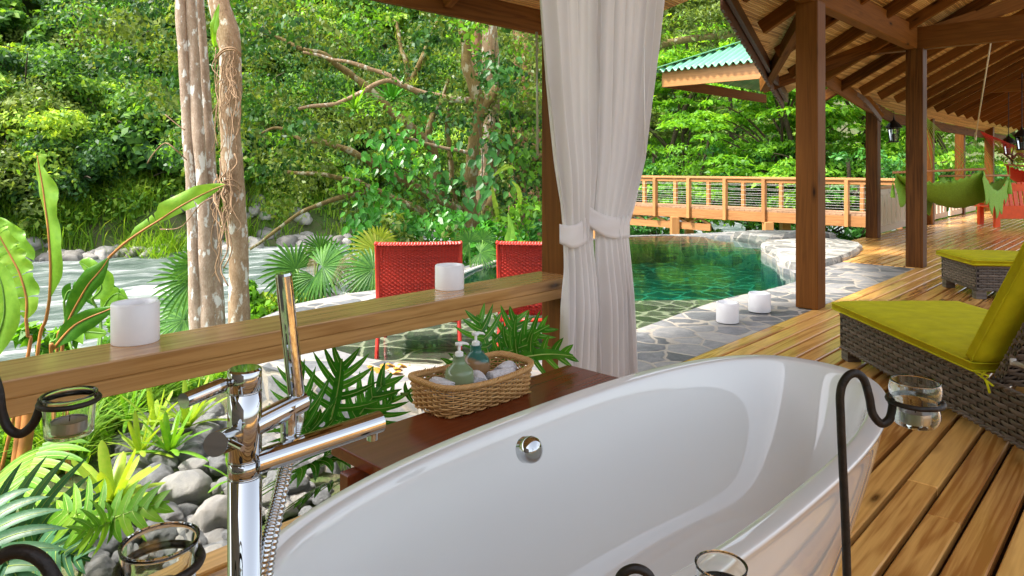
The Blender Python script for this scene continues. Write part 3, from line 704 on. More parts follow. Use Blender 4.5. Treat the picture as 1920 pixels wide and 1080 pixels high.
# ---- bath-side ledge
lt = .50
lg = T('ledge', 'glossy dark red mahogany ledge shelf running behind the bathtub', 'shelf', UV(1.9, -1.5, 0))
lu0 = 1.005; lu1 = 2.01
mb = MB(); mb.beam(UV(lu0, -1.488, lt-.016), UV(lu1, -1.488, lt-.016), .275, .032, off=(0, 0, 0)); mb.build('top', M['ledge'], lg, bevel=.004, seg=2)
for uu in (lu0+.06, lu1-.1):
    mb = MB(); mb.beam(UV(uu, -1.50, 0), UV(uu, -1.50, lt-.032), .04, .2, up=DU); mb.build('leg', M['ledge'], lg, bevel=.003)
mb = MB(); mb.beam(UV(lu0+.06, -1.50, lt-.09), UV(lu1-.1, -1.50, lt-.09), .03, .10); mb.build('apron', M['ledge'], lg, bevel=.003)

# ---- floor mounted tap
tc = Wp(459, 700, .80); TX, TY = tc.x, tc.y
tp = T('bath_tap', 'tall polished chrome floor-standing bath filler with hand shower', 'tap', (TX, TY, 0))
r0 = .0188; zt = CAMH-(690-310)/F*.80
mb = MB(); mb.lathe([(.045, 0), (.045, .008), (.02, .012), (r0, .014), (r0, zt-.125), (r0-.0012, zt-.1245), (r0-.0012, zt-.122), (r0, zt-.1215), (r0, zt-.106), (r0-.0012, zt-.1055), (r0-.0012, zt-.103), (r0, zt-.1025), (r0, zt-.027), (r0-.001, zt-.0265), (r0-.001, zt-.025), (r0, zt-.0245), (r0, zt-.002), (r0-.002, zt), (0, zt)], (TX, TY, 0), 40)
o = mb.build('column', M['chrome'], tp)
for p in o.data.polygons: p.use_smooth = len(p.vertices) == 4 and abs(p.normal.z) < .3
sp0 = Wp(478, 868, .80); sp1 = Wp(712, 790, .925)
mb = MB(); mb.tube([sp0, sp1], .0138, 32); o = mb.build('spout', M['chrome'], tp)
mb2 = MB(); q = sp1+(sp0-sp1).normalized()*.012; mb2.cyl(q, q+Vector((0, 0, -.021)), .007, 18); mb2.build('aerator', M['chrome'], tp)
ar0 = Wp(472, 800, .80); ar1 = Wp(566, 752, .87)
mb = MB(); mb.tube([ar0, ar1], .0135, 32); mb.build('holder_arm', M['chrome'], tp)
h0 = Wp(556, 742, .862); h1 = Wp(531, 512, .850)
hs = MB(); hs.tube([h0, lerp(h0, h1, .02), lerp(h0, h1, .98), h1], [.0088, .0100, .0100, .0092], 32); ho = hs.build('hand_shower', M['chrome'], tp)
mb = MB(); d = Wp(541, 775, .845); mb.tube([d+Vector((0, 0, .01)), d+Vector((0, 0, -.035))], .0095, 24); mb.tube([d+Vector((0, 0, -.033)), d+Vector((0, 0, -.05))], .0075, 20); mb.build('hose_union', M['chrome'], tp)
lv0 = Wp(436, 714, .80); lv1 = Wp(344, 752, .735)
mb = MB(); mb.tube([lv0, lerp(lv0, lv1, .22)], .0055, 20); mb.tube([lerp(lv0, lv1, .2), lerp(lv0, lv1, .23), lv1], [.005, .0082, .0082], 28); mb.build('lever', M['chrome'], tp)
kb0 = Wp(446, 818, .80); kb1 = Wp(404, 833, .735)
mb = MB(); mb.tube([kb0, kb1], .0128, 28); mb.build('diverter_knob', M['chrome'], tp)
mb = MB(); q0 = lerp(kb0, kb1, .35); mb.tube([Wp(425, 826, .742), Wp(455, 841, .728)], .0033, 12); mb.build('diverter_pin', M['chrome'], tp)
def hose(pts, name):
    P = curve(pts, 260); rad = [.0062+(.0011 if i % 4 < 2 else -.0002) for i in range(len(P))]
    mb = MB(); mb.tube(P, rad, 12); mb.build(name, M['chrome'], tp, smooth=True)
hose([h0, Wp(560, 775, .875), Wp(556, 800, .88), Wp(545, 850, .872), Wp(526, 940, .845), Wp(506, 1040, .825), Wp(495, 1130, .82), Wp(480, 1260, .83)], 'hose')
hose([d+Vector((0, 0, -.045)), Wp(536, 860, .85), Wp(518, 940, .83), Wp(500, 1020, .812), Wp(482, 1150, .81), Wp(470, 1300, .81)], 'hose')

# ---- wrought iron candle stands, glass cups, tealights
def glass_cup(loc, r, h, label, bowl=False):
    g = T('glass_cup', label, 'candle holder', loc, 0, 'glass candle cups on the iron stands')
    if bowl: pr = [(0, 0), (r*.62, .0), (r*.86, h*.10), (r*.95, h*.28), (r*.84, h*.50), (r*.93, h*.62), (r*1.0, h*.82), (r*.93, h)]
    else: pr = [(0, 0), (r*.80, 0), (r*.86, h*.05), (r*.90, h*.5), (r*.97, h*.93), (r, h)]
    P = curve([(x, 0, z) for x, z in pr], 26) if bowl else [Vector((x, 0, z)) for x, z in pr]
    out = [(p.x, p.z) for p in P]; t = .0022
    inn_ = [(max(0, x-t), z+(.004 if i < 3 else 0)) for i, (x, z) in enumerate(out)][::-1]
    inn_[-1] = (0, .005)
    mb = MB(); mb.lathe([(max(1e-6, x), z) for x, z in out]+[(max(1e-6, x), z) for x, z in inn_], loc, 40); mb.build('glass_body', M['glass'], g, smooth=True)
    return g
def tealight(loc, label, r=.0195):
    t = T('tealight', label, 'candle', loc, 0, 'tealights in the glass cups')
    mb = MB(); mb.lathe([(r*.96, 0), (r, .001), (r, .0155), (r+.0006, .016), (r-.0006, .0158), (r-.0008, .013)], loc, 32); mb.build('metal_case', M['alum'], t)
    mb = MB(); mb.lathe([(r-.001, .012), (r-.001, .0135), (0, .0135)], loc, 32); mb.build('wax', M['wax'], t)
    mb = MB(); mb.cyl(Vector(loc)+Vector((0, 0, .013)), Vector(loc)+Vector((.001, 0, .022)), .0007, 6); mb.build('wick', M['black'], t)
def ring(c, r, t, tilt=0, n=48):
    mb = MB(); mb.tube([c+Vector((r*math.cos(2*math.pi*i/n), r*math.sin(2*math.pi*i/n), 0)) for i in range(n)], t, 8, closed=True); return mb
def stand(label, rodpts, rr, ringc, ringr, foot):
    s_ = T('candle_stand', label, 'candle stand', foot, 0, 'wrought iron candle stands round the bath')
    P = curve(rodpts, 90); mb = MB(); mb.tube(P, rr, 14); mb.build('rod', M['iron'], s_, smooth=True)
    ring(ringc, ringr, rr*.62).build('ring', M['iron'], s_, smooth=True)
    mb = MB(); f = Vector(foot); mb.lathe([(.11, 0), (.11, .008), (.02, .014), (.008, .03), (0, .03)], f, 32); mb.build('foot_plate', M['iron'], s_, smooth=True)
    return s_
# right stand
D = 1.03; rc = Wp(1716, 752, D+.0)
rod = [Vector((Wp(1588, 1080, D).x+.004, D, .02)), Vector((Wp(1588, 1080, D).x+.002, D, .3)), Wp(1588, 1080, D), Wp(1577, 800, D), Wp(1576, 735, D), Wp(1588, 707, D), Wp(1605, 700, D), Wp(1620, 712, D), Wp(1630, 745, D), Wp(1636, 775, D), Wp(1652, 794, D), Wp(1668, 785, D), Wp(1674, 758, D), rc+Vector((-.036, 0, .000))]
stand('tall black wrought iron candle stand in front of the right end of the bathtub', rod, .0062, rc, .0365, (rod[0].x, D, 0))
gl0 = rc+Vector((0, 0, -.036)); glass_cup(gl0, .0355, .066, 'round bellied glass cup held right of the bathtub rim', True); tealight(gl0+Vector((0, 0, .0055)), 'tealight inside the bellied glass cup right of the bathtub', .021)
# left stand
D = .98; rc = Wp(130, 751, D); mx_ = -90
rod = [Vector((Wp(-60, 900, D).x, D, .02)), Vector((Wp(-60, 900, D).x, D, .5)), Wp(-60, 900, D), Wp(-58, 740, D), Wp(-40, 700, D), Wp(-18, 695, D), Wp(-3, 730, D), Wp(4, 775, D), Wp(18, 805, D), Wp(40, 813, D), Wp(62, 795, D), Wp(74, 768, D), rc+Vector((-.038, 0, .002))]
stand('black wrought iron candle stand at the left edge below the rail', rod, .0062, rc, .0365, (rod[0].x, D, 0))
gl0 = rc+Vector((0, 0, -.048)); glass_cup(gl0, .0355, .058, 'straight clear glass cup hanging just below the rail on the left'); tealight(gl0+Vector((0, 0, .0055)), 'tealight inside the glass cup below the left end of the rail', .0225)
# lower left stand
D = .63; rc = Wp(300, 1058, D)
rod = [Vector((Wp(-40, 1200, D).x, D, .02)), Vector((Wp(-40, 1200, D).x, D, .4)), Wp(-40, 1200, D), Wp(-30, 1085, D), Wp(0, 1045, D), Wp(40, 1034, D), Wp(80, 1052, D), Wp(112, 1100, D), Wp(150, 1150, D), Wp(190, 1140, D), Wp(225, 1085, D), rc+Vector((-.0355, 0, -.002))]
stand('black wrought iron candle stand in the bottom left corner, nearest to the viewer', rod, .0062, rc, .0345, (rod[0].x, D, 0))
gl0 = rc+Vector((0, 0, -.044)); glass_cup(gl0, .0335, .066, 'large clear glass cup at the bottom left in front of the river stones'); tealight(gl0+Vector((0, 0, .0055)), 'tealight inside the glass cup at the bottom left', .022)
# lower right stand
D = .93; rc = Wp(1352, 1105, D)
rod = [Vector((Wp(1158, 1200, D).x, D, .02)), Vector((Wp(1158, 1200, D).x, D, .4)), Wp(1158, 1200, D), Wp(1158, 1110, D), Wp(1165, 1078, D), Wp(1192, 1066, D), Wp(1218, 1080, D), Wp(1230, 1120, D), Wp(1245, 1150, D), Wp(1270, 1160, D), Wp(1295, 1130, D), rc+Vector((-.036, 0, 0))]
stand('low wrought iron candle stand at the bottom edge in front of the bathtub', rod, .0062, rc, .0355, (rod[0].x, D, 0))
gl0 = rc+Vector((0, 0, -.028)); glass_cup(gl0, .0345, .062, 'glass cup whose rim just shows at the bottom edge before the bathtub'); tealight(gl0+Vector((0, 0, .0055)), 'tealight in the glass cup at the bottom edge before the bathtub')

# ---- white candles with a shallow well
def candle(c, r, h, label):
    mb = MB(); mb.lathe([(r*.98, 0), (r, .003), (r, h-.004), (r-.003, h), (r-.011, h), (r-.014, h-.004), (r-.016, h-.028), (0, h-.030)], c, 48)
    o = mb.build('pillar_candle', M['stone_white'], loc=c, smooth=False); 
    for p in o.data.polygons: p.use_smooth = len(p.vertices) == 4 and abs(p.normal.z) < .5
    return tag(o, label, 'candle', 'round white pillar candles')
def onrail(px, py):
    p = Gp(px, py, rt); return p
c = Gp(254, 640, rt); candle(c, .0715, .130, 'largest white candle on the rail, nearest on the left')
c = Gp(843, 541, rt); candle(c, .068, .112, 'white candle on the rail in front of the red chair')
c = Gp(1364, 603, 0); candle(c, .087, .155, 'white candle on the flagstones, the left of the pool-side pair')
c = Gp(1424, 583, 0); candle(c, .091, .155, 'white candle on the flagstones, the right of the pool-side pair nearer the post')

# ================================================================== BASKET WITH BOTTLES
lz = lt
b0 = Gp(840, 791, lz); bk = Gp(1003, 737, lz)
blen = .36; bwid = .20
ba = math.atan2((bk-b0).y, (bk-b0).x)
bx = Vector((math.cos(ba), math.sin(ba), 0)); by = Vector((-bx.y, bx.x, 0))
blen = (bk-b0).length+.0; p2 = Gp(783, 754, lz); bwid = max(.14, abs((p2-b0).dot(by)))
bc = b0+bx*(blen/2)+by*(bwid/2)
bsk = T('wicker_basket', 'small honey-coloured wicker basket holding bottles and grey rolled towels', 'basket', bc)
def bpos(th, z, off, h=.085):
    k = 1+.08*z/h; n = 4.6
    x, y = se(blen/2, bwid/2, th, n); r = math.hypot(x, y)
    x *= k*(1+off/r); y *= k*(1+off/r); sag = (x/(blen/2))**2*.012*(z/h)
    return bc+bx*x+by*y+Vector((0, 0, z+sag))
# parametrise by arc length so that the weave is even
ths = np.linspace(0, 2*math.pi, 1200); pts_ = np.array([bpos(t, 0, 0) for t in ths]); dd = np.r_[0, np.cumsum(np.linalg.norm(np.diff(pts_, axis=0), axis=1))]
def tha(s_): return float(np.interp((s_ % 1)*dd[-1], dd, ths))
NST = 40; HB = .075
mb = MB(); nr = 11
for r in range(nr):
    z = .006+r*(HB-.012)/(nr-1); K = NST*6
    mb.tube([bpos(tha(i/K), z, .0046*math.cos(math.pi*(i/6+r))) for i in range(K)], .0029, 5, closed=True)
mb.build('woven_side', M['basket'], bsk, smooth=True)
mb = MB()
for i in range(NST): mb.tube([bpos(tha(i/NST), z, 0) for z in (0, HB*.5, HB+.004)], .0022, 5)
mb.build('stake', M['basket'], bsk, smooth=True)['kind'] = 'stuff'
mb = MB()
for k_ in range(5):
    K = 300; mb.tube([bpos(tha(i/K), HB+.006+.0062*math.sin(2*math.pi*(i/K*26+k_/5)), .0066*math.cos(2*math.pi*(i/K*26+k_/5))) for i in range(K)], .0036, 5, closed=True)
mb.build('twisted_rim', M['basket'], bsk, smooth=True)
mb = MB()
for i in range(16):
    y = (-.5+(i+.5)/16)*bwid*.96; mb.beam(bc+by*y-bx*(blen*.47)+Vector((0, 0, .006)), bc+by*y+bx*(blen*.47)+Vector((0, 0, .006)), .007, .004)
mb.build('base', M['basket'], bsk)
def towelroll(c, d, r, ln, label, mat='wtowel'):
    d = Vector(d).normalized(); c = Vector(c); mb = MB(); V = []; n = 60; y = d.cross(Vector((0, 0, 1))).normalized(); z = Vector((0, 0, 1))
    A = []
    for i in range(n+1):
        t = i/n*3.3*2*math.pi; rr = r*(1-.75*i/n); row = []
        for j in range(9):
            s_ = (j/8-.5)*ln; k_ = 1-.10*abs(j/4-1)**4; row.append(tuple(c+d*s_+(y*math.cos(t)+z*math.sin(t))*rr*k_*(1+.05*noise.noise(Vector((s_*30, t, r*99))))))
        A.append(row)
    mb.grid(np.array(A)); o = mb.build('rolled_towel', M[mat], loc=c-Vector((0, 0, r)), smooth=True)
    s_ = o.modifiers.new('s', 'SOLIDIFY'); s_.thickness = r*.14; return tag(o, label, 'towel', 'small grey towels in the basket' if mat == 'wtowel' else None)
zc = lz+.045
for i, (a, b2, dx, lab) in enumerate(((-.36, -.05, by, 'rolled grey towel at the left end of the basket'), (-.04, -.2, bx*.6+by, 'rolled grey towel between the two bottles in the basket'), (.33, -.1, bx+by*.4, 'rolled grey towel at the right end of the basket'), (.05, .27, bx, 'rolled grey towel behind the teal bottle in the basket'), (.18, -.32, bx-by*.3, 'rolled grey towel along the front right of the basket'))):
    towelroll(bc+bx*(a*blen)+by*(b2*bwid)+Vector((0, 0, .066)), dx, .026, .085, lab)
def bottle(c, h, r, mat, label, col2=None):
    t = T('soap_dispenser', label, 'bottle', c, 0, 'ceramic pump bottles in the basket')
    pr = [(.01, 0), (r*.92, 0), (r, h*.05), (r*1.0, h*.30), (r*1.0, h*.58), (r*.93, h*.70), (r*.62, h*.80), (r*.42, h*.87), (r*.40, h*.97), (r*.46, h), (r*.30, h)]
    P = curve([(x, 0, z) for x, z in pr], 44); mb = MB(); mb.lathe([(max(p.x, 1e-6), p.z) for p in P], c, 36); mb.build('body', mat, t, smooth=True)
    C_ = Vector(c)+Vector((0, 0, h)); mb = MB(); mb.lathe([(.0125, -.002), (.0125, .010), (.010, .012), (.0045, .013), (.0045, .030), (.009, .031), (.010, .036), (.0085, .040), (0, .041)], C_, 24); mb.build('pump', M['plastic'], t, smooth=False)
    dz = bx*.9-by*.3; mb = MB(); mb.tube([C_+Vector((0, 0, .036))-dz*.012, C_+Vector((0, 0, .037))+dz*.012, C_+Vector((0, 0, .034))+dz*.026, C_+Vector((0, 0, .030))+dz*.032], [.0075, .0065, .0045, .0035], 12, flat=.8); mb.build('nozzle', M['plastic'], t, smooth=True)
    # raised dragonfly-like emblem on the side facing the room
    fd = (Vector((0, 0, CAMH))-Vector(c)); fd.z = 0; fd.normalize(); sdv = Vector((0, 0, 1)).cross(fd)
    q = Vector(c)+Vector((0, 0, h*.38))+sdv*(r*.3); mb = MB()
    def on(a, z): x = (a+.3*r); dpt = math.sqrt(max(0, r*r*1.0-x*x)); return Vector(c)+sdv*x+fd*(dpt+.0006)+Vector((0, 0, h*.38+z))
    for (a0, z0, a1, z1) in ((-.002, -.014, .001, .016), (0, .006, -.013, .013), (0, .004, -.013, .003), (0, .006, .011, .014), (0, .004, .012, .004), (.004, -.004, .012, -.009), (.012, -.009, .016, -.001), (.016, -.001, .008, -.003)):
        mb.tube([on(lerp(a0, a1, k_/3), lerp(z0, z1, k_/3)) for k_ in range(4)], [.0008, .0016, .0014, .0007], 6)
    mb.build('emblem', col2, t, smooth=True)
    return t
def ceramic(name, stops):
    m, nt, b = newmat(name); co = objco(nt); s = nt.nodes.new('ShaderNodeSeparateXYZ'); L(nt, co, s.inputs[0])
    z = math_(nt, 'ADD', s.outputs[2], math_(nt, 'MULTIPLY_ADD', noise_(nt, co, 22, 4), .022, math_(nt, 'MULTIPLY_ADD', s.outputs[0], .25, -.011)))
    L(nt, ramp(nt, math_(nt, 'MULTIPLY', z, 8), stops).outputs[0], b.inputs['Base Color']); b.inputs['Roughness'].default_value = .16; bump(nt, b, noise_(nt, co, 60, 3), .08, .002); return m
M['cer1'] = ceramic('sage_ceramic', [(0, (.16, .17, .12)), (.3, (.17, .19, .12)), (.65, (.20, .25, .13)), (1, (.18, .26, .14))])
M['cer2'] = ceramic('teal_ceramic', [(.0, (.02, .09, .09)), (.50, (.025, .11, .10)), (.55, (.22, .12, .05)), (.84, (.26, .15, .07)), (.90, (.025, .12, .10)), (1, (.03, .14, .11))])
M['emb'] = plain('ceramic_emblem', (.22, .17, .10), .3, 0, .2, 50)
pz = Gp(864, 770, lz+.012); 
bottle(Vector((0, 0, lz+.01))+Vector(((bc-bx*.22*blen-by*.14*bwid).x, (bc-bx*.22*blen-by*.14*bwid).y, 0)), .148, .045, M['cer1'], 'sage green ceramic pump bottle, the left one in the basket', M['emb'])
bottle(Vector((0, 0, lz+.01))+Vector(((bc+bx*.10*blen+by*.14*bwid).x, (bc+bx*.10*blen+by*.14*bwid).y, 0)), .150, .045, M['cer2'], 'teal and brown ceramic pump bottle, the right one in the basket', M['emb'])

# ================================================================== CURTAINS
def cD(px): return 2.12/(.69-.7236*(px-960)/F)
def curtain(name, label, edges, tie_y, npl, amp, off):
    """edges: rows (py, left px, right px)"""
    t = T(name, label, 'curtain', Gp(1090, 760, 0), 0, 'gathered white curtains'); ys = np.array([e[0] for e in edges]); l = np.array([e[1] for e in edges]); r = np.array([e[2] for e in edges])
    A = []; NR, NC = 110, 150
    for i in range(NR+1):
        py = lerp(ys[0], ys[-1], i/NR); a, b_ = np.interp(py, ys, l), np.interp(py, ys, r); row = []
        d = abs(py-tie_y); g = min(1, (d/130)**.7)
        am = amp*(.28+.72*g)
        ph = .5*math.sin(py*.006)
        for j in range(NC+1):
            s_ = j/NC; px = lerp(a, b_, s_); D = cD(px)
            w = math.sin(2*math.pi*(npl*s_+.35*math.sin(3.1*s_+off))+ph)+.45*math.sin(2*math.pi*(npl*1.9*s_+off)+py*.004*(1+s_))+.25*noise.noise(Vector((s_*9, py*.006, off*7)))
            edge = math.sin(math.pi*s_)**.4 if 0 < s_ < 1 else 0
            bul = (1-g)*.02*edge
            D2 = D-off*.02-am*w*.9-bul-.05*edge*(.4+.6*g)
            row.append(tuple(Wp(px, py, D)+Vector((DV.x*(D-D2)*1.0, DV.y*(D-D2), 0))+DU*(.010*math.cos(2*math.pi*npl*s_)*g)))
        A.append(row)
    mb = MB(); mb.grid(np.array(A)); o = mb.build('cloth', M['curtain'], t, smooth=True); s_ = o.modifiers.new('s', 'SOLIDIFY'); s_.thickness = .0018
    return t
c1 = curtain('curtain', 'left gathered white cotton curtain tied back beside the timber post', [(-160, 992, 1112), (0, 999, 1116), (150, 1013, 1110), (300, 1032, 1106), (390, 1045, 1104), (440, 1052, 1106), (500, 1052, 1108), (600, 1048, 1113), (760, 1040, 1118)], 445, 6.2, .027, .3)
c2 = curtain('curtain', 'right gathered white cotton curtain with the wider tie band', [(-160, 1104, 1246), (0, 1108, 1237), (150, 1108, 1218), (300, 1106, 1198), (390, 1104, 1178), (430, 1106, 1166), (500, 1106, 1170), (600, 1110, 1175), (760, 1112, 1182)], 425, 7.2, .027, 1.1)
def tieband(par, pl, pr, hw_):
    A = []
    for i in range(41):
        s_ = i/40; px = lerp(pl[0], pr[0], s_); py = lerp(pl[1], pr[1], s_)+14*math.sin(math.pi*s_)*.8; D = cD(px)-hw_-.050*math.sin(math.pi*s_); hh = lerp(pl[2], pr[2], s_)
        A.append([tuple(Wp(px, py+k_*hh-hh/2, D-.004*math.sin(k_*9+s_*7))) for k_ in np.linspace(0, 1, 7)])
    mb = MB(); mb.grid(np.array(A)); o = mb.build('tie_band', M['curtain'], par, smooth=True); s2 = o.modifiers.new('s', 'SOLIDIFY'); s2.thickness = .003
tieband(c1, (1049, 438, 36), (1107, 425, 52), .055)
tieband(c2, (1101, 404, 38), (1180, 424, 42), .085)
mb = MB(); mb.tube([Wp(1006, 60, 3.3), Wp(1008, 292, 3.3)], .0055, 8); tag(mb.build('curtain_wand', M['wand'], loc=Wp(1008, 292, 3.3), smooth=True), 'thin greenish pull rod hanging left of the curtains', 'rod')
mb = MB(); mb.tube([Wp(1207, 90, 3.62), Wp(1209, 290, 3.62)], .0035, 8); tag(mb.build('curtain_wand', M['plastic'], loc=Wp(1209, 290, 3.62), smooth=True), 'thin white pull rod hanging against the right curtain edge', 'rod')

# ================================================================== LOUNGERS
def weave_panel(mb, mb2, o, ex, ey, nrm, Lx, Ly, ph=.024, pv=.050, depth=.0045, seg=6):
    """flat strips woven over and under narrow strands; ex along, ey up"""
    o, ex, ey, nrm = map(lambda q: Vector(q), (o, ex, ey, nrm)); nr = max(1, int(round(Ly/ph))); ph = Ly/nr; K = int(Lx/pv*seg)
    for r in range(nr):
        A = []
        for i in range(K+1):
            x = Lx*i/K; d = depth*math.cos(math.pi*(x/pv+r)); row = []
            for (yy, dd_) in ((.06, -.0018), (.25, .0004), (.75, .0004), (.94, -.0018)):
                row.append(tuple(o+ex*x+ey*((r+yy)*ph)+nrm*(d+dd_)))
            A.append(row)
        mb.grid(np.array(A))
    for i in range(int(Lx/pv)+1):
        x = min(Lx, i*pv); A = []
        for k_ in range(nr*2+1):
            y = Ly*k_/(nr*2); d = -depth*math.cos(math.pi*(x/pv+(y/ph-.5)))*.8
            A.append([tuple(o+ex*(x+q)+ey*y+nrm*(d+e)) for q, e in ((-.004, -.001), (0, .0008), (.004, -.001))])
        mb2.grid(np.array(A))
def lounger(loc, rotz, label, W=.78, Ln=2.0, back=True, H=.285, fh=.215):
    t = T('rattan_lounger', label, 'sun lounger', loc, 0, 'grey rattan loungers with olive cushions')
    Rz = Matrix.Rotation(rotz, 3, 'Z'); lo = Vector(loc)
    def P(x, y, z): return lo+Rz @ Vector((x, y, z))
    def Dv(x, y, z): return Rz @ Vector((x, y, z))
    # local: foot end at y=0, head at y=-Ln ; x from 0 (left) to W
    z0, z1 = H-fh, H
    core = MB(); th = .03
    for (a, b_) in (((th/2, 0), (th/2, -Ln)), ((W-th/2, 0), (W-th/2, -Ln)), ((0, -th/2), (W, -th/2)), ((0, -Ln+th/2), (W, -Ln+th/2))):
        core.beam(P(a[0], a[1], (z0+z1)/2), P(b_[0], b_[1], (z0+z1)/2), th-.008, fh-.008)
    core.build('inner_frame', M['black'], t)
    s = MB(); s2 = MB()
    weave_panel(s, s2, P(0, -Ln, z0), Dv(0, 1, 0), (0, 0, 1), Dv(-1, 0, 0), Ln, fh)
    weave_panel(s, s2, P(W, 0, z0), Dv(0, -1, 0), (0, 0, 1), Dv(1, 0, 0), Ln, fh)
    weave_panel(s, s2, P(0, 0, z0), Dv(1, 0, 0), (0, 0, 1), Dv(0, 1, 0), W, fh)
    weave_panel(s, s2, P(W, -Ln, z0), Dv(-1, 0, 0), (0, 0, 1), Dv(0, -1, 0), W, fh)
    s.build('woven_side', M['rattan'], t, smooth=True); s2.build('woven_strand', M['strand'], t, smooth=True)
    # braided edges
    br_ = MB(); cor = [P(0, 0, z1), P(0, -Ln, z1), P(W, -Ln, z1), P(W, 0, z1)]
    for zz in (0, -fh):
        for a in range(4):
            p, q = cor[a]+Vector((0, 0, zz)), cor[(a+1) % 4]+Vector((0, 0, zz)); n = int((q-p).length/.011); d = (q-p).normalized(); sdx = d.cross(Vector((0, 0, 1)))
            for k_ in range(2):
                br_.tube([p+(q-p)*(i/n)+sdx*(.0065*math.cos(i*.9+k_*math.pi))+Vector((0, 0, .0055*math.sin(i*.9+k_*math.pi))) for i in range(n+1)], .0062, 5)
    br_.build('braided_edge', M['rattan'], t, smooth=True)
    for (x, y) in ((.045, -.045), (W-.045, -.045), (.045, -Ln+.045), (W-.045, -Ln+.045)):
        lb = MB()
        for k_ in range(7):
            z = z0*(k_+.5)/7; lb.tube([P(x+.040*cx_, y+.040*cy_, z) for cx_, cy_ in ((-1, -1), (-1, 0), (-1, 1), (0, 1), (1, 1), (1, 0), (1, -1), (0, -1))], z0/14*1.12, 5, closed=True)
        lb.beam(P(x, y, .004), P(x, y, z0), .075, .075, up=Dv(1, 0, 0)); lb.build('leg', M['rattan'], t, smooth=False)
    # seat cushion
    def cushion(nm, O, ex, ey, nn, a, b_, thick, par=t):
        A = []; nu, nv = 34, 22
        def pt(u, v, s_):
            eu = min(u, 1-u)*a; ev = min(v, 1-v)*b_; e = min(1, min(eu, ev)/.045); puff = math.sqrt(max(0, 1-(1-e)**2))
            h = thick*.5*(.50+.50*puff)+.010*math.sin(math.pi*u)*math.sin(math.pi*v)+.004*noise.noise(Vector((u*7, v*6, s_)))*puff
            return O+ex*(u*a)+ey*(v*b_)+nn*(thick*.5+s_*h)
        m1 = MB(); Tp = [[tuple(pt(i/nu, j/nv, 1)) for j in range(nv+1)] for i in range(nu+1)]; Bt = [[tuple(pt(i/nu, j/nv, -1)) for j in range(nv+1)] for i in range(nu+1)]
        ring_ = [(i, 0) for i in range(nu)]+[(nu, j) for j in range(nv)]+[(i, nv) for i in range(nu, 0, -1)]+[(0, j) for j in range(nv, 0, -1)]
        m1.grid(np.array(Tp)); m1.grid(np.array(Bt)); W_ = [[Tp[i][j], Bt[i][j]] for i, j in ring_]; m1.grid(np.array(W_), closed_u=True)
        o = m1.build(nm, M['cushion'], par, smooth=True)
        w_ = o.modifiers.new('w', 'WELD'); w_.merge_threshold = .0004
        p_ = MB()
        for s_ in (1, -1):
            p_.tube([pt(i/nu, j/nv, s_)+nn*(-.001*s_) for i, j in ring_], .0042, 6, closed=True)
        p_.build('piping', M['cushion'], o, smooth=True)
        return o
    hinge = -1.31
    cushion('seat_cushion', P(-.035, hinge-.02, z1+.006), Dv(0, 1, 0)*1.0, Dv(1, 0, 0), Vector((0, 0, 1)), -hinge+.07, W+.05, .075)
    if back:
        an = R(57); bd_ = Dv(0, -math.cos(an), math.sin(an)); bnr = Dv(0, math.sin(an), math.cos(an))
        O = P(.0, hinge-.03, z1+.0)
        s = MB(); s2 = MB(); bl_ = .62
        weave_panel(s, s2, P(W-.03, hinge-.05, z1-.0)-bnr*.045, Dv(-1, 0, 0), bd_, -bnr, W-.06, bl_)
        weave_panel(s, s2, P(.03, hinge-.05, z1)-bnr*.045, bnr, bd_, Dv(-1, 0, 0), .045, bl_, .024, .02)
        s.build('backrest', M['rattan'], t, smooth=True); s2.build('backrest_strand', M['strand'], t, smooth=True)
        f_ = MB(); f_.beam(P(W/2, hinge-.05, z1)-bnr*.024, P(W/2, hinge-.05, z1)-bnr*.024+bd_*bl_, W-.075, .03, up=bnr); f_.build('back_core', M['black'], t)
        bc_ = cushion('back_cushion', P(-.03, hinge-.02, z1+.05)+bnr*.0, bd_, Dv(1, 0, 0), bnr, .68, W+.05, .085)
        k_ = MB(); q = P(-.02, hinge-.10, z1+.012)
        k_.tube(curve([q+Dv(.03, .06, .02), q+Dv(-.01, .03, .004), q+Dv(-.03, -.02, .010), q+Dv(-.026, -.07, -.006)], 10), .006, 5, flat=.5)
        k_.tube(curve([q+Dv(-.03, -.02, .010), q+Dv(-.045, .02, .028), q+Dv(-.03, -.045, .03), q+Dv(-.03, -.02, .010)], 12), .005, 5, flat=.5)
        k_.tube(curve([q+Dv(-.03, -.02, .010), q+Dv(-.04, -.05, .0), q+Dv(-.035, -.06, -.04)], 8), .0055, 5, flat=.5)
        k_.build('tie', M['cushion'], t, smooth=True)
        k_ = MB(); e = P(-.012, hinge-.24, z1+.13); k_.tube([e, e+Dv(.0, -.42, .0)], .009, 12); k_.tube([e+Dv(0, .0, -.012), e+Dv(0, 0, .014)], .012, 10); k_.build('support_bar', M['steel'], t, smooth=True)
    return t
lounger((2.115, 4.46, 0), 0, 'grey rattan lounger with olive cushion and raised back, nearest on the right')
lounger((4.30, 6.42, 0), R(90-9), 'second grey rattan lounger behind the nearest one, olive seat cushion', W=.70, back=False, H=.30)
towelroll(Vector((2.36, 3.30, .42)), Vector((.9, .45, 0)), .055, .30, 'rolled tan towel on the olive cushion of the nearest lounger', 'towel')

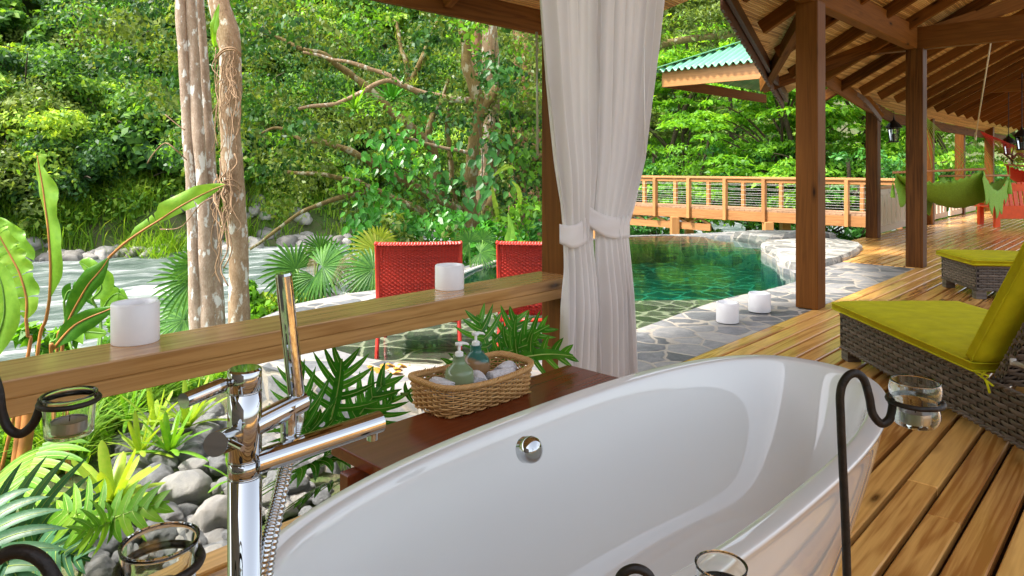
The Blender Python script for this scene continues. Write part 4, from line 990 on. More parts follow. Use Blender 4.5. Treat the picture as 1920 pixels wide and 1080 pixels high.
# ================================================================== RED CHAIRS IN THE SHALLOW WATER
def redchair(loc, rotz, label):
    t = T('woven_chair', label, 'chair', loc, 0, 'red woven chairs in the shallow pool'); Rz = Matrix.Rotation(rotz, 3, 'Z'); lo = Vector(loc)
    def P(x, y, z): return lo+Rz @ Vector((x, y, z))
    def Dv(x, y, z): return Rz @ Vector((x, y, z))
    w = .29; zs = .30; zt = .86
    f = MB(); f.beam(P(-w+.02, 0, 0), P(-w, .0, .01), .01, .01)
    for s_ in (-1, 1):
        l = MB(); l.tube(curve([P(s_*w*1.02, -.12, 0), P(s_*w*.98, -.04, zs), P(s_*w*.97, -.02, zs+.10), P(s_*w*1.0, -.10, zt)], 20), .0145, 12); l.build('leg', M['redframe'], t, smooth=True)
        l = MB(); l.tube([P(s_*w, .50, 0), P(s_*w*.97, .46, zs+.04)], .0145, 12); l.build('leg', M['redframe'], t, smooth=True)
        l = MB(); l.tube([P(s_*w*.97, -.03, zs+.01), P(s_*w*.97, .48, zs+.04)], .0145, 10); l.build('seat_rail', M['redframe'], t, smooth=True)
    l = MB(); l.tube([P(-w*.97, -.035, zs-.0), P(w*.97, -.035, zs-.0)], .0145, 10); l.build('seat_rail', M['redframe'], t, smooth=True)
    # shell: back and seat as one bent woven sheet
    prof = curve([(0, .47, zs+.055), (0, .30, zs+.035), (0, .08, zs+.02), (0, 0, zs+.06), (0, -.035, zs+.20), (0, -.08, zs+.42), (0, -.11, zt-.01), (0, -.125, zt+.01), (0, -.16, zt)], 130)
    mb = MB(); n = len(prof); K = 84
    for r in range(n-1):
        a, b_ = prof[r], prof[r+1]; A = []; d = (b_-a).normalized(); nn = Vector((0, d.z, -d.y))
        for i in range(K+1):
            x = -w+2*w*i/K; ww = 1.0+.04*math.sin(r*.05); dp = .0060*math.cos(math.pi*(i/3.0+r))
            cur = .028*(1-(x/w)**2)
            A.append([tuple(P(x*ww, q.y-cur*(1 if q.z > zs+.1 else .2), q.z)+Dv(0, nn.y, nn.z)*dd_) for q, dd_ in ((a+(b_-a)*.05, dp-.002), (a+(b_-a)*.5, dp+.0015), (a+(b_-a)*.95, dp-.002))])
        mb.grid(np.array(A))
    bk_ = [[tuple(P(-w*1.02+2.04*w*i/12, q.y-.028*(1-((i/6-1))**2)*(1 if q.z > zs+.1 else .2)+.004, q.z)) for i in range(13)] for q in prof[::3]]; mb.grid(np.array(bk_))
    mb.build('woven_shell', M['redweave'], t, smooth=True)
    mb = MB()
    for i in range(0, K+1, 3):
        x = -w+2*w*i/K; mb.tube([P(x*1.02, q.y-.028*(1-(x/w)**2)*(1 if q.z > zs+.1 else .2), q.z) for q in prof[::6]], .003, 5)
    mb.build('warp_strand', M['redframe'], t, smooth=True)
    mb = MB()
    for s_ in (-1, 1): mb.tube([P(s_*w*1.02, q.y, q.z) for q in prof[::4]], .0105, 8)
    mb.build('side_binding', M['redweave'], t, smooth=True)
    return t
redchair(Wp(790, 640, 4.78)*Vector((1, 1, 0)) if False else Vector((-.665, 4.98, -.17)), R(5), 'red woven chair with its whole back visible behind the middle candle')
redchair(Vector((.20, 5.0, -.17)), R(-4), 'red woven chair half hidden by the timber post')

# ================================================================== HAMMOCKS, LANTERNS, ORANGE BENCH
def hammock(label, matn, barA, barB, apA, apB, belly, fringe=True, rope=None):
    t = T('hammock', label, 'hammock', (barA[0]+barA[1])/2, 0, 'net hammocks hung between the posts')
    for b_ in (barA, barB):
        mb = MB(); d = (b_[1]-b_[0]).normalized(); mb.tube([b_[0]-d*.03, b_[1]+d*.03], .019, 10); mb.build('spreader_bar', M['dowel'], t, smooth=True)
    mb = MB(); A = []; nu, nv = 40, 28
    for i in range(nu+1):
        s_ = i/nu; a = lerp(barA[0], barB[0], s_); c_ = lerp(barA[1], barB[1], s_); row = []
        for j in range(nv+1):
            q = j/nv; p = lerp(a, c_, q); sg = belly*4*s_*(1-s_)*.55+ belly*(.55*math.sin(math.pi*q)**.8)*(.62+.38*math.sin(math.pi*s_)); p = p-Vector((0, 0, sg+.02+.006*math.sin(q*60+s_*9)))
            if i in (0, nu) and j % 2: p.z += .03
            row.append(tuple(p))
        A.append(row)
    mb.grid(np.array(A)); o = mb.build('net_bed', M[matn], t, smooth=True); s2 = o.modifiers.new('s', 'SOLIDIFY'); s2.thickness = .006
    for (b_, ap) in ((barA, apA), (barB, apB)):
        mb = MB()
        for i in range(15): mb.tube([ap, lerp(b_[0], b_[1], i/14)], .0035, 4)
        mb.build('clew_cords', M[matn], t)
        mb = MB()
    if fringe:
        for side in (0, 1):
            mb = MB(); A = []
            for i in range(61):
                s_ = i/60; top = Vector(A_ if False else lerp(barA[side], barB[side], s_)); sg = belly*4*s_*(1-s_)*.55; top = top-Vector((0, 0, sg+.02))
                dr = .16+.20*abs(math.sin(s_*math.pi*5))+.10*math.sin(math.pi*s_)
                A.append([tuple(top-Vector((0, 0, dr*k_/6))+Vector((.01*math.sin(i*.8+k_), 0, 0))) for k_ in range(7)])
            mb.grid(np.array(A)); o = mb.build('fringe', M[matn], t, smooth=True); s2 = o.modifiers.new('s', 'SOLIDIFY'); s2.thickness = .004
    if rope:
        mb = MB(); mb.tube(rope, .011, 8); mb.build('rope', M['rope'], t, smooth=True)
        mb = MB(); mb.tube([rope[1]+Vector((0, 0, .10)), rope[1]+Vector((0, 0, .02)), rope[1]-Vector((0, 0, .16))], [.018, .024, .014], 8); mb.build('knot', M['rope'], t, smooth=True)
    return t
hammock('olive green net hammock with scalloped fringe behind the timber post', 'hgreen', (Wp(1678, 323, 10.2), Wp(1843, 317, 10.2)), (Wp(1765, 330, 12.6), Wp(1890, 329, 12.6)), Wp(1728, 212, 8.9), Wp(1829, 262, 13.6), .50, True, [Wp(1858, 78, 9.6)+Vector((0, 0, 0)), Wp(1829, 258, 13.6)])
hammock('red net hammock at the far right edge above the orange bench', 'hred', (Wp(1886, 309, 14.0), Wp(2010, 318, 13.6)), (Wp(1900, 322, 16.2), Wp(2020, 326, 16.0)), Wp(1838, 246, 13.7), Wp(2030, 250, 18), .35, False)
for (px, py) in ((1674, 352), (1893, 345)):
    c = Wp(px, py, 10.4); mb = MB(); mb.tube([c+Vector((0, 0, .28)), c+Vector((0, 0, .04))], .004, 5); mb.tube([c+Vector((0, 0, .06)), c, c-Vector((0, 0, .12)), c-Vector((0, 0, .15))], [.008, .02, .035, .03], 8)
    tag(mb.build('tassel', M['hgreen'], loc=c, smooth=True), 'green tassel hanging at the %s of the green hammock' % ('left beside the lantern post' if px < 1700 else 'right before the orange bench'), 'tassel')
def lantern(c, s_, label, arm):
    t = T('lantern', label, 'lantern', c, 0, 'black metal lanterns hanging under the roof'); c = Vector(c)
    mb = MB(); mb.lathe([(.17*s_, 0), (.165*s_, .015*s_), (.11*s_, .09*s_), (.05*s_, .14*s_), (.02*s_, .17*s_), (.012*s_, .22*s_), (0, .22*s_)], c, 12); mb.build('hood', M['black'], t)
    mb = MB()
    for i in range(6):
        a = math.pi/3*i; p = c+Vector((math.cos(a)*.13*s_, math.sin(a)*.13*s_, 0)); q = c+Vector((math.cos(a)*.085*s_, math.sin(a)*.085*s_, -.28*s_)); mb.tube([p, q], .009*s_, 5)
    mb.build('frame', M['black'], t)
    mb = MB(); mb.lathe([(.10*s_, -.30*s_), (.10*s_, -.275*s_), (.02*s_, -.27*s_)], c, 12); mb.build('base', M['black'], t)
    mb = MB(); mb.lathe([(.07*s_, -.27*s_), (.115*s_, 0)], c, 6); mb.build('glass_pane', M['glass'], t)
    mb = MB(); mb.tube([c+Vector((0, 0, -.26*s_)), c+Vector((0, 0, -.12*s_))], .02*s_, 8); mb.build('candle', M['stone_white'], t)
    mb = MB(); mb.tube([c+Vector((0, 0, .2*s_))]+[c+Vector(a) for a in arm], .008, 5); mb.build('hanger', M['black'], t)
lantern(Wp(1676, 240, 12.3), .85, 'black lantern fixed to the post at the bridge end', [(0, 0, .3), (-.22, .1, .3)])
lantern(Wp(1891, 268, 14.5), .85, 'black lantern hanging left of the pair at the far right', [(0, 0, 1.2)])
lantern(Wp(1916, 256, 13.0), .85, 'black lantern cut by the right edge of the picture', [(0, 0, 1.2)])
# orange bench
ob = T('orange_bench', 'bright orange painted wooden bench with slotted back at the far right', 'bench', Wp(1862, 425, 13.9))
cz0 = 0; D = 13.9; x0 = Wp(1866, 400, D).x; wd = 1.5
mb = MB(); n = 15
for i in range(n):
    xa = x0+wd*(i+.5)/n; s_ = (i+.5)/n; mb.beam((xa, D, .30), (xa, D+.12, .83+.075*math.sin(math.pi*min(1, s_*1.0))), wd/n-(.028 if i % 2 else .012), .025, up=(0, 1, 0)); 
mb.build('back_slats', M['orange'], ob, bevel=.003)
mb = MB(); mb.beam((x0-.02, D-.02, .30), (x0+wd+.02, D-.02, .30), .03, .26); mb.build('back_rail', M['orange'], ob, bevel=.004)
mb = MB(); mb.beam((x0-.02, D+.085, .79), (x0+wd+.02, D+.085, .79), .03, .14); mb.build('back_rail', M['orange'], ob, bevel=.004)
mb = MB(); mb.beam((x0, D+.45, .40), (x0+wd, D+.45, .40), .5, .03); mb.build('seat', M['orange'], ob, bevel=.004)
for (xx, yy) in ((x0+.03, D), (x0+wd-.03, D), (x0+.18, D+.7), (x0+wd-.1, D+.7)):
    mb = MB(); mb.beam((xx, yy, 0), (xx, yy, .45), .10, .08, up=(0, 1, 0)); mb.build('leg', M['orange'], ob, bevel=.004)

# ================================================================== VEGETATION
def unit(a): return a/np.maximum(np.linalg.norm(a, axis=-1, keepdims=True), 1e-9)
def leaf_quads(C, D, Nn, ln, wd):
    """one kite-shaped folded leaf at each centre C, pointing along D, facing Nn"""
    n = len(C); D = unit(D); S = unit(np.cross(D, Nn)); U = np.cross(S, D)
    l = (ln*(.6+.8*RNG.random((n, 1)))); w = l*wd
    p0 = C-D*l*.5; p2 = C+D*l*.5-U*l*.10; p1 = C+S*w*.5-D*l*.04+U*w*.12; p3 = C-S*w*.5-D*l*.04+U*w*.12
    V = np.stack([p0, p1, p2, p3], 1).reshape(-1, 3); Q = np.arange(4*n).reshape(-1, 4); return V, Q
def clump(c, r, n, ln, wd=.45, flat=.7, upb=.5, droop=.3, layer=False):
    """leaves over the outside of one tuft"""
    u = unit(RNG.normal(size=(n, 3))); u[:, 2] = np.abs(u[:, 2])*np.where(RNG.random(n) < .25, -1, 1)
    rad = r*(.55+.5*RNG.random((n, 1))); P = u*rad; P[:, 2] *= flat
    if layer:
        a = RNG.random(n)*2*np.pi; q = r*np.sqrt(RNG.random(n)); P = np.stack([q*np.cos(a), q*np.sin(a), (RNG.random(n)-.5)*r*.22-.25*q*q/r], 1)
        Nn = unit(np.array([0, 0, 1.0])+.45*RNG.normal(size=(n, 3))); D = unit(np.stack([np.cos(a), np.sin(a), -.25+0*a], 1)+.5*RNG.normal(size=(n, 3)))
    else:
        Nn = unit(u+np.array([0, 0, upb])+.55*RNG.normal(size=(n, 3))); D = unit(np.cross(Nn, RNG.normal(size=(n, 3)))+np.array([0, 0, -droop]))
    return leaf_quads(P+np.asarray(c), D, Nn, ln, wd)
def merge(parts):
    V = []; Q = []; k = 0
    for v, q in parts: V.append(v); Q.append(q+k); k += len(v)
    return np.concatenate(V), np.concatenate(Q)
def crownmesh(name, mat, R_, nb, nl, ln, wd=.5, squash=.8, br=.36, layer=False):
    parts = []
    for i in range(nb):
        u = unit(RNG.normal(size=3)); u[2] = abs(u[2])*.9-.25*(RNG.random() < .4)
        c = u*R_*(.45+.5*RNG.random()); c[2] *= squash
        parts.append(clump(c, R_*br*(.7+.6*RNG.random()), nl, ln, wd, .75, layer=layer))
    V, Q = merge(parts); return fastmesh(name, V, Q, mat)
def limbs(mb, base, top, r0, n, R_, seed):
    rd = random.Random(seed); base = Vector(base); top = Vector(top)
    P = [base+(top-base)*t+Vector((rd.uniform(-1, 1), rd.uniform(-1, 1), 0))*.06*(top-base).length*math.sin(t*3) for t in np.linspace(0, 1, 8)]
    mb.tube(P, [r0*(1-.7*i/7) for i in range(8)], 8)
    for i in range(n):
        p = P[rd.randint(3, 7)]; a = rd.uniform(0, 6.28); e = p+Vector((math.cos(a), math.sin(a), rd.uniform(.1, .7)))*R_*rd.uniform(.5, .9)
        mid = (p+e)/2+Vector((0, 0, .12*R_)); mb.tube(curve([p, mid, e], 6), [r0*.4*(1-.75*k_/6) for k_ in range(7)], 6)

# ---- far hillside: six crowns, copied
far = []
spec = [('lf_far', 3.0, 42, 210, .30, .55, .8, False), ('lf_far', 2.5, 34, 200, .24, .5, 1.1, False), ('lf_dark', 3.2, 44, 210, .26, .55, .75, False), ('lf_bright', 2.3, 30, 190, .30, .5, .8, False), ('lf_far', 3.4, 40, 200, .34, .3, .55, True), ('lf_far', 2.2, 26, 170, .42, .65, .9, False)]
for i, (mt, R_, nb, nl, ln, wd, sq, ly) in enumerate(spec):
    cm = crownmesh('crown', M[mt], R_, nb, nl, ln, wd, sq, .34, ly); mb = MB(); limbs(mb, (0, 0, -3.2), (0, 0, R_*.4), .16, 7, R_, i)
    far.append((cm, mb, R_))
GF = 'rainforest trees covering the far hillside'
LABF = ['round leafy rainforest tree on the steep far hillside', 'tall narrow rainforest tree on the steep far hillside', 'dark olive rainforest tree on the steep far hillside', 'light yellow-green tree on the steep far hillside', 'flat layered rainforest tree on the steep far hillside', 'large-leaved rainforest tree on the steep far hillside']
proto = []
for i, (cm, mb, R_) in enumerate(far):
    t = T('rainforest_tree', LABF[i], 'tree', (0, 0, 0), 0, GF); meshobj('crown', cm, t); tr_ = mb.build('trunk', M['bark_dark'], t, smooth=True); proto.append(t)
def tagx(o, lab): o['label'] = lab; return o
used = set(); rd = random.Random(11); placed = []
s_ = 41.0; cnt = 0
while s_ < 74:
    step = 2.5+(s_-41)*.04; t_ = -62
    while t_ < 62:
        tt = t_+rd.uniform(-1, 1)*step*.4; ss = s_+rd.uniform(-1, 1)*1.1; p = RS(ss, tt, 0); px = 960+p.x/p.y*F if p.y > 5 else -9999
        zt_ = ground_z(p.x, p.y); py = 310-(zt_+1.8-CAMH)/p.y*F if p.y > 5 else -999
        if -120 < px < 2050 and -150 < py and not (1400 < px and py < 60): placed.append((p.x, p.y, zt_, px, py))
        t_ += step
    s_ += 2.1+(s_-41)*.045
BANDS = [(0, 'at the left edge'), (110, 'over the tall heliconia'), (200, 'above the largest candle'), (330, 'left of the pale trunks'), (400, 'behind the pale trunks'), (470, 'just right of the thick trunk'), (580, 'above the hand shower'), (700, 'above the fan palms'), (860, 'behind the left red chair'), (1010, 'behind the mossy tree'), (1240, 'behind the curtains'), (1500, 'behind the footbridge'), (9999, 'behind the pavilion posts')]
def where(px, py):
    b_ = next(n_ for x_, n_ in BANDS if px <= x_)
    r_ = 'in the row by the river' if py > 380 else 'low on the slope' if py > 290 else 'halfway up' if py > 180 else 'high up' if py > 70 else 'at the top'
    return b_+', '+r_
rd.shuffle(placed); placed = placed[:285]
for k_, (x, y, z, px, py) in enumerate(placed):
    i = rd.choices(range(6), [4, 3, 2.5, 2, 2, 2])[0]; sc = rd.uniform(.75, 1.3)
    if i not in used: o = proto[i]; used.add(i)
    else: o = copy_tree(proto[i])
    o['label'] = LABF[i].replace(' on the steep far hillside', '').replace('rainforest ', 'hillside ')+' '+where(px, py)
    o.location = (x, y, z+1.6*sc); o.rotation_euler = (rd.uniform(-.15, .15), rd.uniform(-.15, .15), rd.uniform(0, 6.28)); o.scale = (sc, sc, sc*rd.uniform(.85, 1.2))
print('far trees', len(placed))
# ---- undergrowth and grass of the far bank (nobody could count it)
parts = []
for k_ in range(1200):
    ss = rd.uniform(39.3, 66) if k_ > 300 else rd.uniform(39.3, 43); tt = rd.uniform(-60, 42); p = RS(ss, tt, 0)
    if p.y < 20: continue
    px = 960+p.x/p.y*F
    if not -500 < px < 1950: continue
    parts.append(clump((p.x, p.y, ground_z(p.x, p.y)+.35), rd.uniform(.7, 1.5), 130, rd.choice((.2, .3)), .5, .8))
V, Q = merge(parts); o = meshobj('undergrowth', fastmesh('undergrowth', V, Q, M['lf_far'])); o['kind'] = 'stuff'
def blades(n, fpos, ln, wd, mat, name, lean=.5, k=4):
    B = np.array([fpos() for _ in range(n)]); n = len(B); a = RNG.random(n)*2*np.pi; dirh = np.stack([np.cos(a), np.sin(a), 0*a], 1); S = np.stack([-np.sin(a), np.cos(a), 0*a], 1)
    l = ln*(.5+RNG.random((n, 1))); le = lean*(.4+RNG.random((n, 1))); V = []
    for i in range(k):
        t = i/(k-1); c = B+dirh*l*le*t**1.8+np.array([0, 0, 1])*l*(t-.35*le*t*t); w = wd*(1-t**1.5)*.5+.0005; V += [c-S*w, c+S*w]
    V = np.stack(V, 1).reshape(-1, 3); Q = []
    base = np.arange(n)[:, None]*2*k
    for i in range(k-1): Q.append(base+np.array([2*i, 2*i+1, 2*i+3, 2*i+2]))
    Q = np.concatenate(Q, 0); o = meshobj(name, fastmesh(name, V, Q, mat)); o['kind'] = 'stuff'; return o
def fb():
    c = rd.choice(tufts); x, y = c[0]+rd.gauss(0, .5), c[1]+rd.gauss(0, .4); return (x, y, ground_z(x, y))
tufts = []
for _ in range(150):
    p = RS(rd.uniform(39.0, 41.8), rd.uniform(-40, 30), 0); tufts.append((p.x, p.y))
for px in (45, 70, 100, 120, 250, 290, 330, 110, 80, 270): 
    p = Wp(px, 450, 33+rd.uniform(0, 2)); tufts += [(p.x, p.y)]*4
blades(13000, fb, 1.5, .07, M['lf_grass'], 'bank_grass', .7)

# ---- boulders: eight shapes, copied
def rockmesh(seed, mat, jag=.25, sub=3, flat=.7):
    bm = bmesh.new(); bmesh.ops.create_icosphere(bm, subdivisions=sub, radius=1)
    o = Vector((seed*7.3, seed*1.7, seed*3.1)); sx, sy = 1, .75+.2*math.sin(seed*5)
    for v in bm.verts:
        n = v.co.normalized(); d = 1+jag*noise.noise(n*1.1+o)+jag*.35*noise.noise(n*2.6+o)
        q = n*d
        for pl in range(3):                                   # flattened facets like water-worn stone
            a = Vector((math.sin(seed*3+pl*2), math.cos(seed*2+pl*2.3), .4+.4*math.sin(seed+pl))).normalized(); h = q.dot(a)
            if h > .78: q -= a*(h-.78)*.7
        v.co = Vector((q.x*sx, q.y*sy, q.z*flat))
    me = bpy.data.meshes.new('rock'); bm.to_mesh(me); bm.free(); me.materials.append(mat); me.polygons.foreach_set('use_smooth', [True]*len(me.polygons)); return me
RB = [rockmesh(i+1, M['boulder'], .5, 3, .7) for i in range(6)]; RS_ = [rockmesh(i+20, M['rock'], .3, 4, .68) for i in range(8)]
nb_ = 0
for k_ in range(430):
    tt = -38+k_*.177+rd.uniform(-.3, .3); ss = 37.2+abs(rd.gauss(0, 1.5)); p = RS(ss, tt, 0)
    if p.y < 15: continue
    px = 960+p.x/p.y*F
    if not (-40 < px < 1330): continue
    r = rd.uniform(.25, .56)*(1.1 if px > 450 else 1); z = max(-3.08, ground_z(p.x, p.y)-.1)
    o = meshobj('boulder', rd.choice(RB), None, (p.x, p.y, z+r*.2), (rd.uniform(-.2, .2), rd.uniform(-.2, .2), rd.uniform(0, 6.28)), (r*1.2, r, r)); nb_ += 1
    tag(o, ('big ' if r > .45 else 'small ' if r < .3 else 'mid-sized ')+'boulder, far bank, '+where(px, 400).replace(', in the row by the river', '')+(', at the water' if ss < 37.8 else ', higher up'), 'rock', 'boulders along the far river bank')
# a few mossy boulders at the near bank
for k_, (px, py, r) in enumerate(((500, 585, .35), (535, 592, .3), (470, 600, .3), (570, 588, .45), (440, 606, .3), (330, 625, .3), (345, 612, .25), (600, 580, .4))):
    p = Wp(px, py, 10.5); z = ground_z(p.x, p.y); p = Wp(px, py, (CAMH-z)*F/(py-310)) if py > 560 else p; z = ground_z(p.x, p.y)
    o = meshobj('boulder', RB[k_ % 6], None, (p.x, p.y, ground_z(p.x, p.y)+.05), (0, 0, k_), (r, r*.8, r*.7)); tag(o, 'pale boulder on the near river bank below the rail', 'rock', 'boulders on the near river bank')

# ---- garden stones beside the deck
stones = [(401, 767, 41, 28, 'pale oval stone high in the stone pile, left of the tap column'), (393, 786, 35, 22, 'small flat grey stone second from the top of the pile'), (386, 809, 47, 35, 'blue grey stone below the small flat one beside the tap lever'), (356, 833, 47, 25, 'flat pale stone on top of the round cream one'), (359, 852, 47, 40, 'round cream and grey stone in the middle of the pile'), (362, 873, 50, 26, 'speckled brown flat stone above the largest stone'), (307, 861, 52, 35, 'brown mottled stone at the upper left of the pile'), (294, 896, 64, 52, 'tilted streaked grey stone left of the largest stone'), (349, 918, 96, 78, 'largest pale blue-grey stone in the middle of the pile'), (409, 870, 48, 42, 'speckled round stone half behind the tap column'), (403, 917, 22, 25, 'tiny pale stone right of the largest stone'), (287, 927, 30, 26, 'small light stone wedged left under the largest stone'), (404, 968, 66, 78, 'smooth dark grey stone touching the deck boards by the tap'), (218, 1008, 62, 60, 'rough brown stone behind the bottom left glass cup'), (298, 1000, 74, 44, 'dark grey stone seen through the bottom left glass cup'), (316, 962, 56, 26, 'pale flat stone just above the bottom left glass cup'), (233, 958, 34, 22, 'small stone under the split leaf'), (186, 1066, 72, 38, 'flat grey stone at the bottom left edge of the picture'), (222, 1046, 28, 26, 'small blue grey stone left of the bottom left cup')]
def setstone(px, py, w, h, lab, grp, i, z=None):
    z = -.30 if z is None else z; p = Gp(px, py, z); r = w/F*p.y*.56
    o = meshobj('river_stone', RS_[i % 8], None, (p.x, p.y, p.z), (rd.uniform(-.3, .3), rd.uniform(-.3, .3), rd.uniform(-.5, .5)), (r, r*1.1, r*max(.75, h/w*1.25))); tag(o, lab, 'rock', grp)
for i, (px, py, w, h, lab) in enumerate(stones): setstone(px, py, w, h, lab, 'river stones piled beside the deck', i)
fill = []
for k_ in range(330):
    px = rd.uniform(120, 620); py = rd.uniform(775, 1060)
    if px < 250-(py-780)*.35 or (px > 430 and py > 965): continue
    if any(abs(px-a[0]) < a[2]*.45 and abs(py-a[1]) < a[3]*.45 for a in stones): continue
    fill.append((px, py, rd.uniform(20, 58)))
for i, (px, py, w) in enumerate(fill): setstone(px, py, w, w*.7, 'grey river stone filling the pile beside the deck', 'small river stones filling the pile', i+3, -.36)
for (px, py, w, lab) in ((508, 848, 52, 'pale stone just right of the tap column under the ledge leaves'), (545, 905, 60, 'pale speckled stone behind the shower hose'), (500, 930, 45, 'brown stone between the shower hose and the bathtub'), (720, 800, 60, 'pale stone under the split leaves beside the ledge')): setstone(px, py, w, w*.7, lab, 'river stones piled beside the deck', 5)

# ---- leaf builders
def splitleaf(mb, base, tip, side, width, lobes=7, droop=.15, thin=.5, fwd=.75, heart=True, vn=None):
    base, tip = Vector(base), Vector(tip); ax = tip-base; ln = ax.length; a = ax.normalized(); s = Vector(side); s = (s-a*s.dot(a)).normalized(); n = s.cross(a)
    if n.z < 0: n = -n
    mid = lambda t: base+ax*t+n*(.12*ln*math.sin(math.pi*t))
    P = [mid(i/12) for i in range(13)]
    mb.strap(P, [ln*.10*(.4+math.sin(math.pi*min(1, .15+i/12*.85))) for i in range(13)], s, .12)
    for sg in (-1, 1):
        for k_ in range(lobes):
            t = (k_+.3)/lobes*.93; o = mid(t); env = (1-abs(t-.30)**1.4*1.25)*width*.5*random.uniform(.88, 1.08)
            if env < .01: continue
            ang = lerp(-.25 if heart else .25, fwd+.35, t); d = (s*sg*math.cos(ang)+a*math.sin(ang)).normalized()
            q = []; wds = []; lw = ln/lobes*thin*1.15
            for j in range(7):
                u_ = j/6; q.append(o+d*env*u_+a*(env*.38*u_*u_)-n*(droop*env*u_*u_)+n*.002*k_); wds.append(lw*(1.35, 1.25, 1.12, 1.0, .82, .5, .02)[j])
            mb.strap(q, wds, a, .22)
            if vn: vn.tube(q[:6], [ln*.0062*(1-.13*j) for j in range(6)], 4)
    (vn or mb).tube(P, [ln*.014*(1-.8*i/12) for i in range(13)], 5)
def fanleaf(mb, hub, axis, nrm, r, nseg=26, spread=R(150), split=.55, droopk=.12, wk=1):
    a = Vector(axis).normalized(); n = Vector(nrm); n = (n-a*n.dot(a)).normalized(); s = a.cross(n)
    for i in range(nseg):
        th = lerp(-spread, spread, i/(nseg-1)); d = a*math.cos(th)+s*math.sin(th); rr = r*(1-.18*abs(th/spread))*random.uniform(.9, 1.04); w = 2*spread/nseg*rr*wk
        q = [hub+d*(rr*u_)-Vector((0, 0, 1))*(rr*droopk*u_**3)*1.5+n*.004*(i % 2) for u_ in (0.02, .25, split, .8, 1.0)]
        mb.strap(q, [.006, w*.27, w*split*1.02, w*.42, .002], s*math.cos(th)-a*math.sin(th), .35)
def blade(mb, pts, wl, wr, nrmside, waves=0, tear=0, n=40, droop=.25):
    """banana-like blade: left and right halves with their own widths, rippled edge, tears"""
    P = curve(pts, n)
    for sg, wf in ((-1, wl), (1, wr)):
        rows = []; 
        def flush(rows):
            if len(rows) > 1: mb.grid(np.array(rows))
        for i in range(n+1):
            t = i/n; w = float(np.interp(t, [x for x, _ in wf], [y for _, y in wf]))
            tg = (P[min(i+1, n)]-P[max(i-1, 0)]).normalized(); s = Vector(nrmside); s = (s-tg*s.dot(tg)).normalized()*sg; nn = s.cross(tg)*sg
            if nn.y > 0: nn = -nn
            rip = math.sin(t*waves*6.28+sg)*.18*w; row = []
            for j in range(7):
                u_ = j/6; row.append(tuple(P[i]+s*(w*u_)+nn*(rip*u_*u_+.10*w*math.sin(u_*2.6))-Vector((0, 0, 1))*droop*w*u_*u_+tg*(.15*w*u_)))
            rows.append(row)
            if tear and random.random() < tear and 2 < i < n-2: flush(rows); rows = [[tuple(Vector(p)+tg*.012*(jj/6)) for jj, p in enumerate(row)]]
        flush(rows)
    return P
def px_(L_, D): return [Wp(x, y, D+(0 if len(q) < 1 else q[0])) for x, y, *q in L_]

# ---- big leaves on the left: heliconia
SX = (1, 0, 0)
def hplant(nm, lab, items, foot):
    t = T(nm, lab, 'plant', foot, 0, None)
    for (pts, D, wl, wr, mt, wav, tear, stem, smat) in items:
        P = px_(pts, D); f = Vector(foot); mb = MB()
        Q_ = blade(mb, P, wl, wr, SX, wav, tear); l = mb.build('leaf', M[mt], t, smooth=True)
        mb = MB(); stp = [Wp(x, y, D) for x, y in stem]+[] ; full = curve([f+Vector((random.uniform(-.05, .05), 0, 0))]+stp, 12)+Q_[1:]
        k_ = len(full); mb.tube(full, [.0095*(1-.75*i/k_) for i in range(k_)], 7); mb.build('stem', M[smat], l, smooth=True)
    return t
z0f = -.40
hplant('heliconia', 'tall heliconia with a rippled one-sided leaf and orange stem at the left', [
 ([(93, 560), (95, 500), (91, 435), (85, 385), (80, 349), (74, 315), (70, 292)], 3.6, [(0, 0), (.35, .006), (.6, .02), (.8, .02), (1, .0)], [(0, .0), (.12, .055), (.3, .075), (.42, .05), (.55, .085), (.72, .065), (.85, .02), (.93, .05), (1, .004)], 'lf_banana', 4, 0, [(72, 650), (86, 600), (93, 560)], 'stemred')], Gp(60, 900, z0f))
hplant('heliconia', 'heliconia with a tattered pale green leaf on the far left', [
 ([(49, 600), (50, 560), (38, 515), (23, 485), (10, 462), (-14, 420), (-30, 405)], 3.5, [(0, 0), (.15, .07), (.5, .10), (.8, .09), (1, 0)], [(0, 0), (.15, .07), (.5, .085), (.8, .07), (1, 0)], 'lf_banana', 7, .28, [(54, 660), (52, 630), (49, 600)], 'stemred'),
 ([(-18, 690), (-6, 640), (8, 590), (6, 545), (-4, 510), (-14, 480)], 3.2, [(0, 0), (.3, .07), (.7, .07), (1, 0)], [(0, 0), (.2, .05), (.5, .085), (.8, .05), (1, 0)], 'lf_banana', 2, 0, [(-20, 720), (-18, 690)], 'stemgreen'),
 ([(-25, 560), (5, 500), (30, 470), (20, 440), (-10, 405)], 4.3, [(0, 0), (.4, .10), (1, 0)], [(0, 0), (.4, .12), (.8, .08), (1, 0)], 'lf_banana', 5, .25, [(-30, 640), (-25, 560)], 'stemgreen')], Gp(-10, 930, z0f))
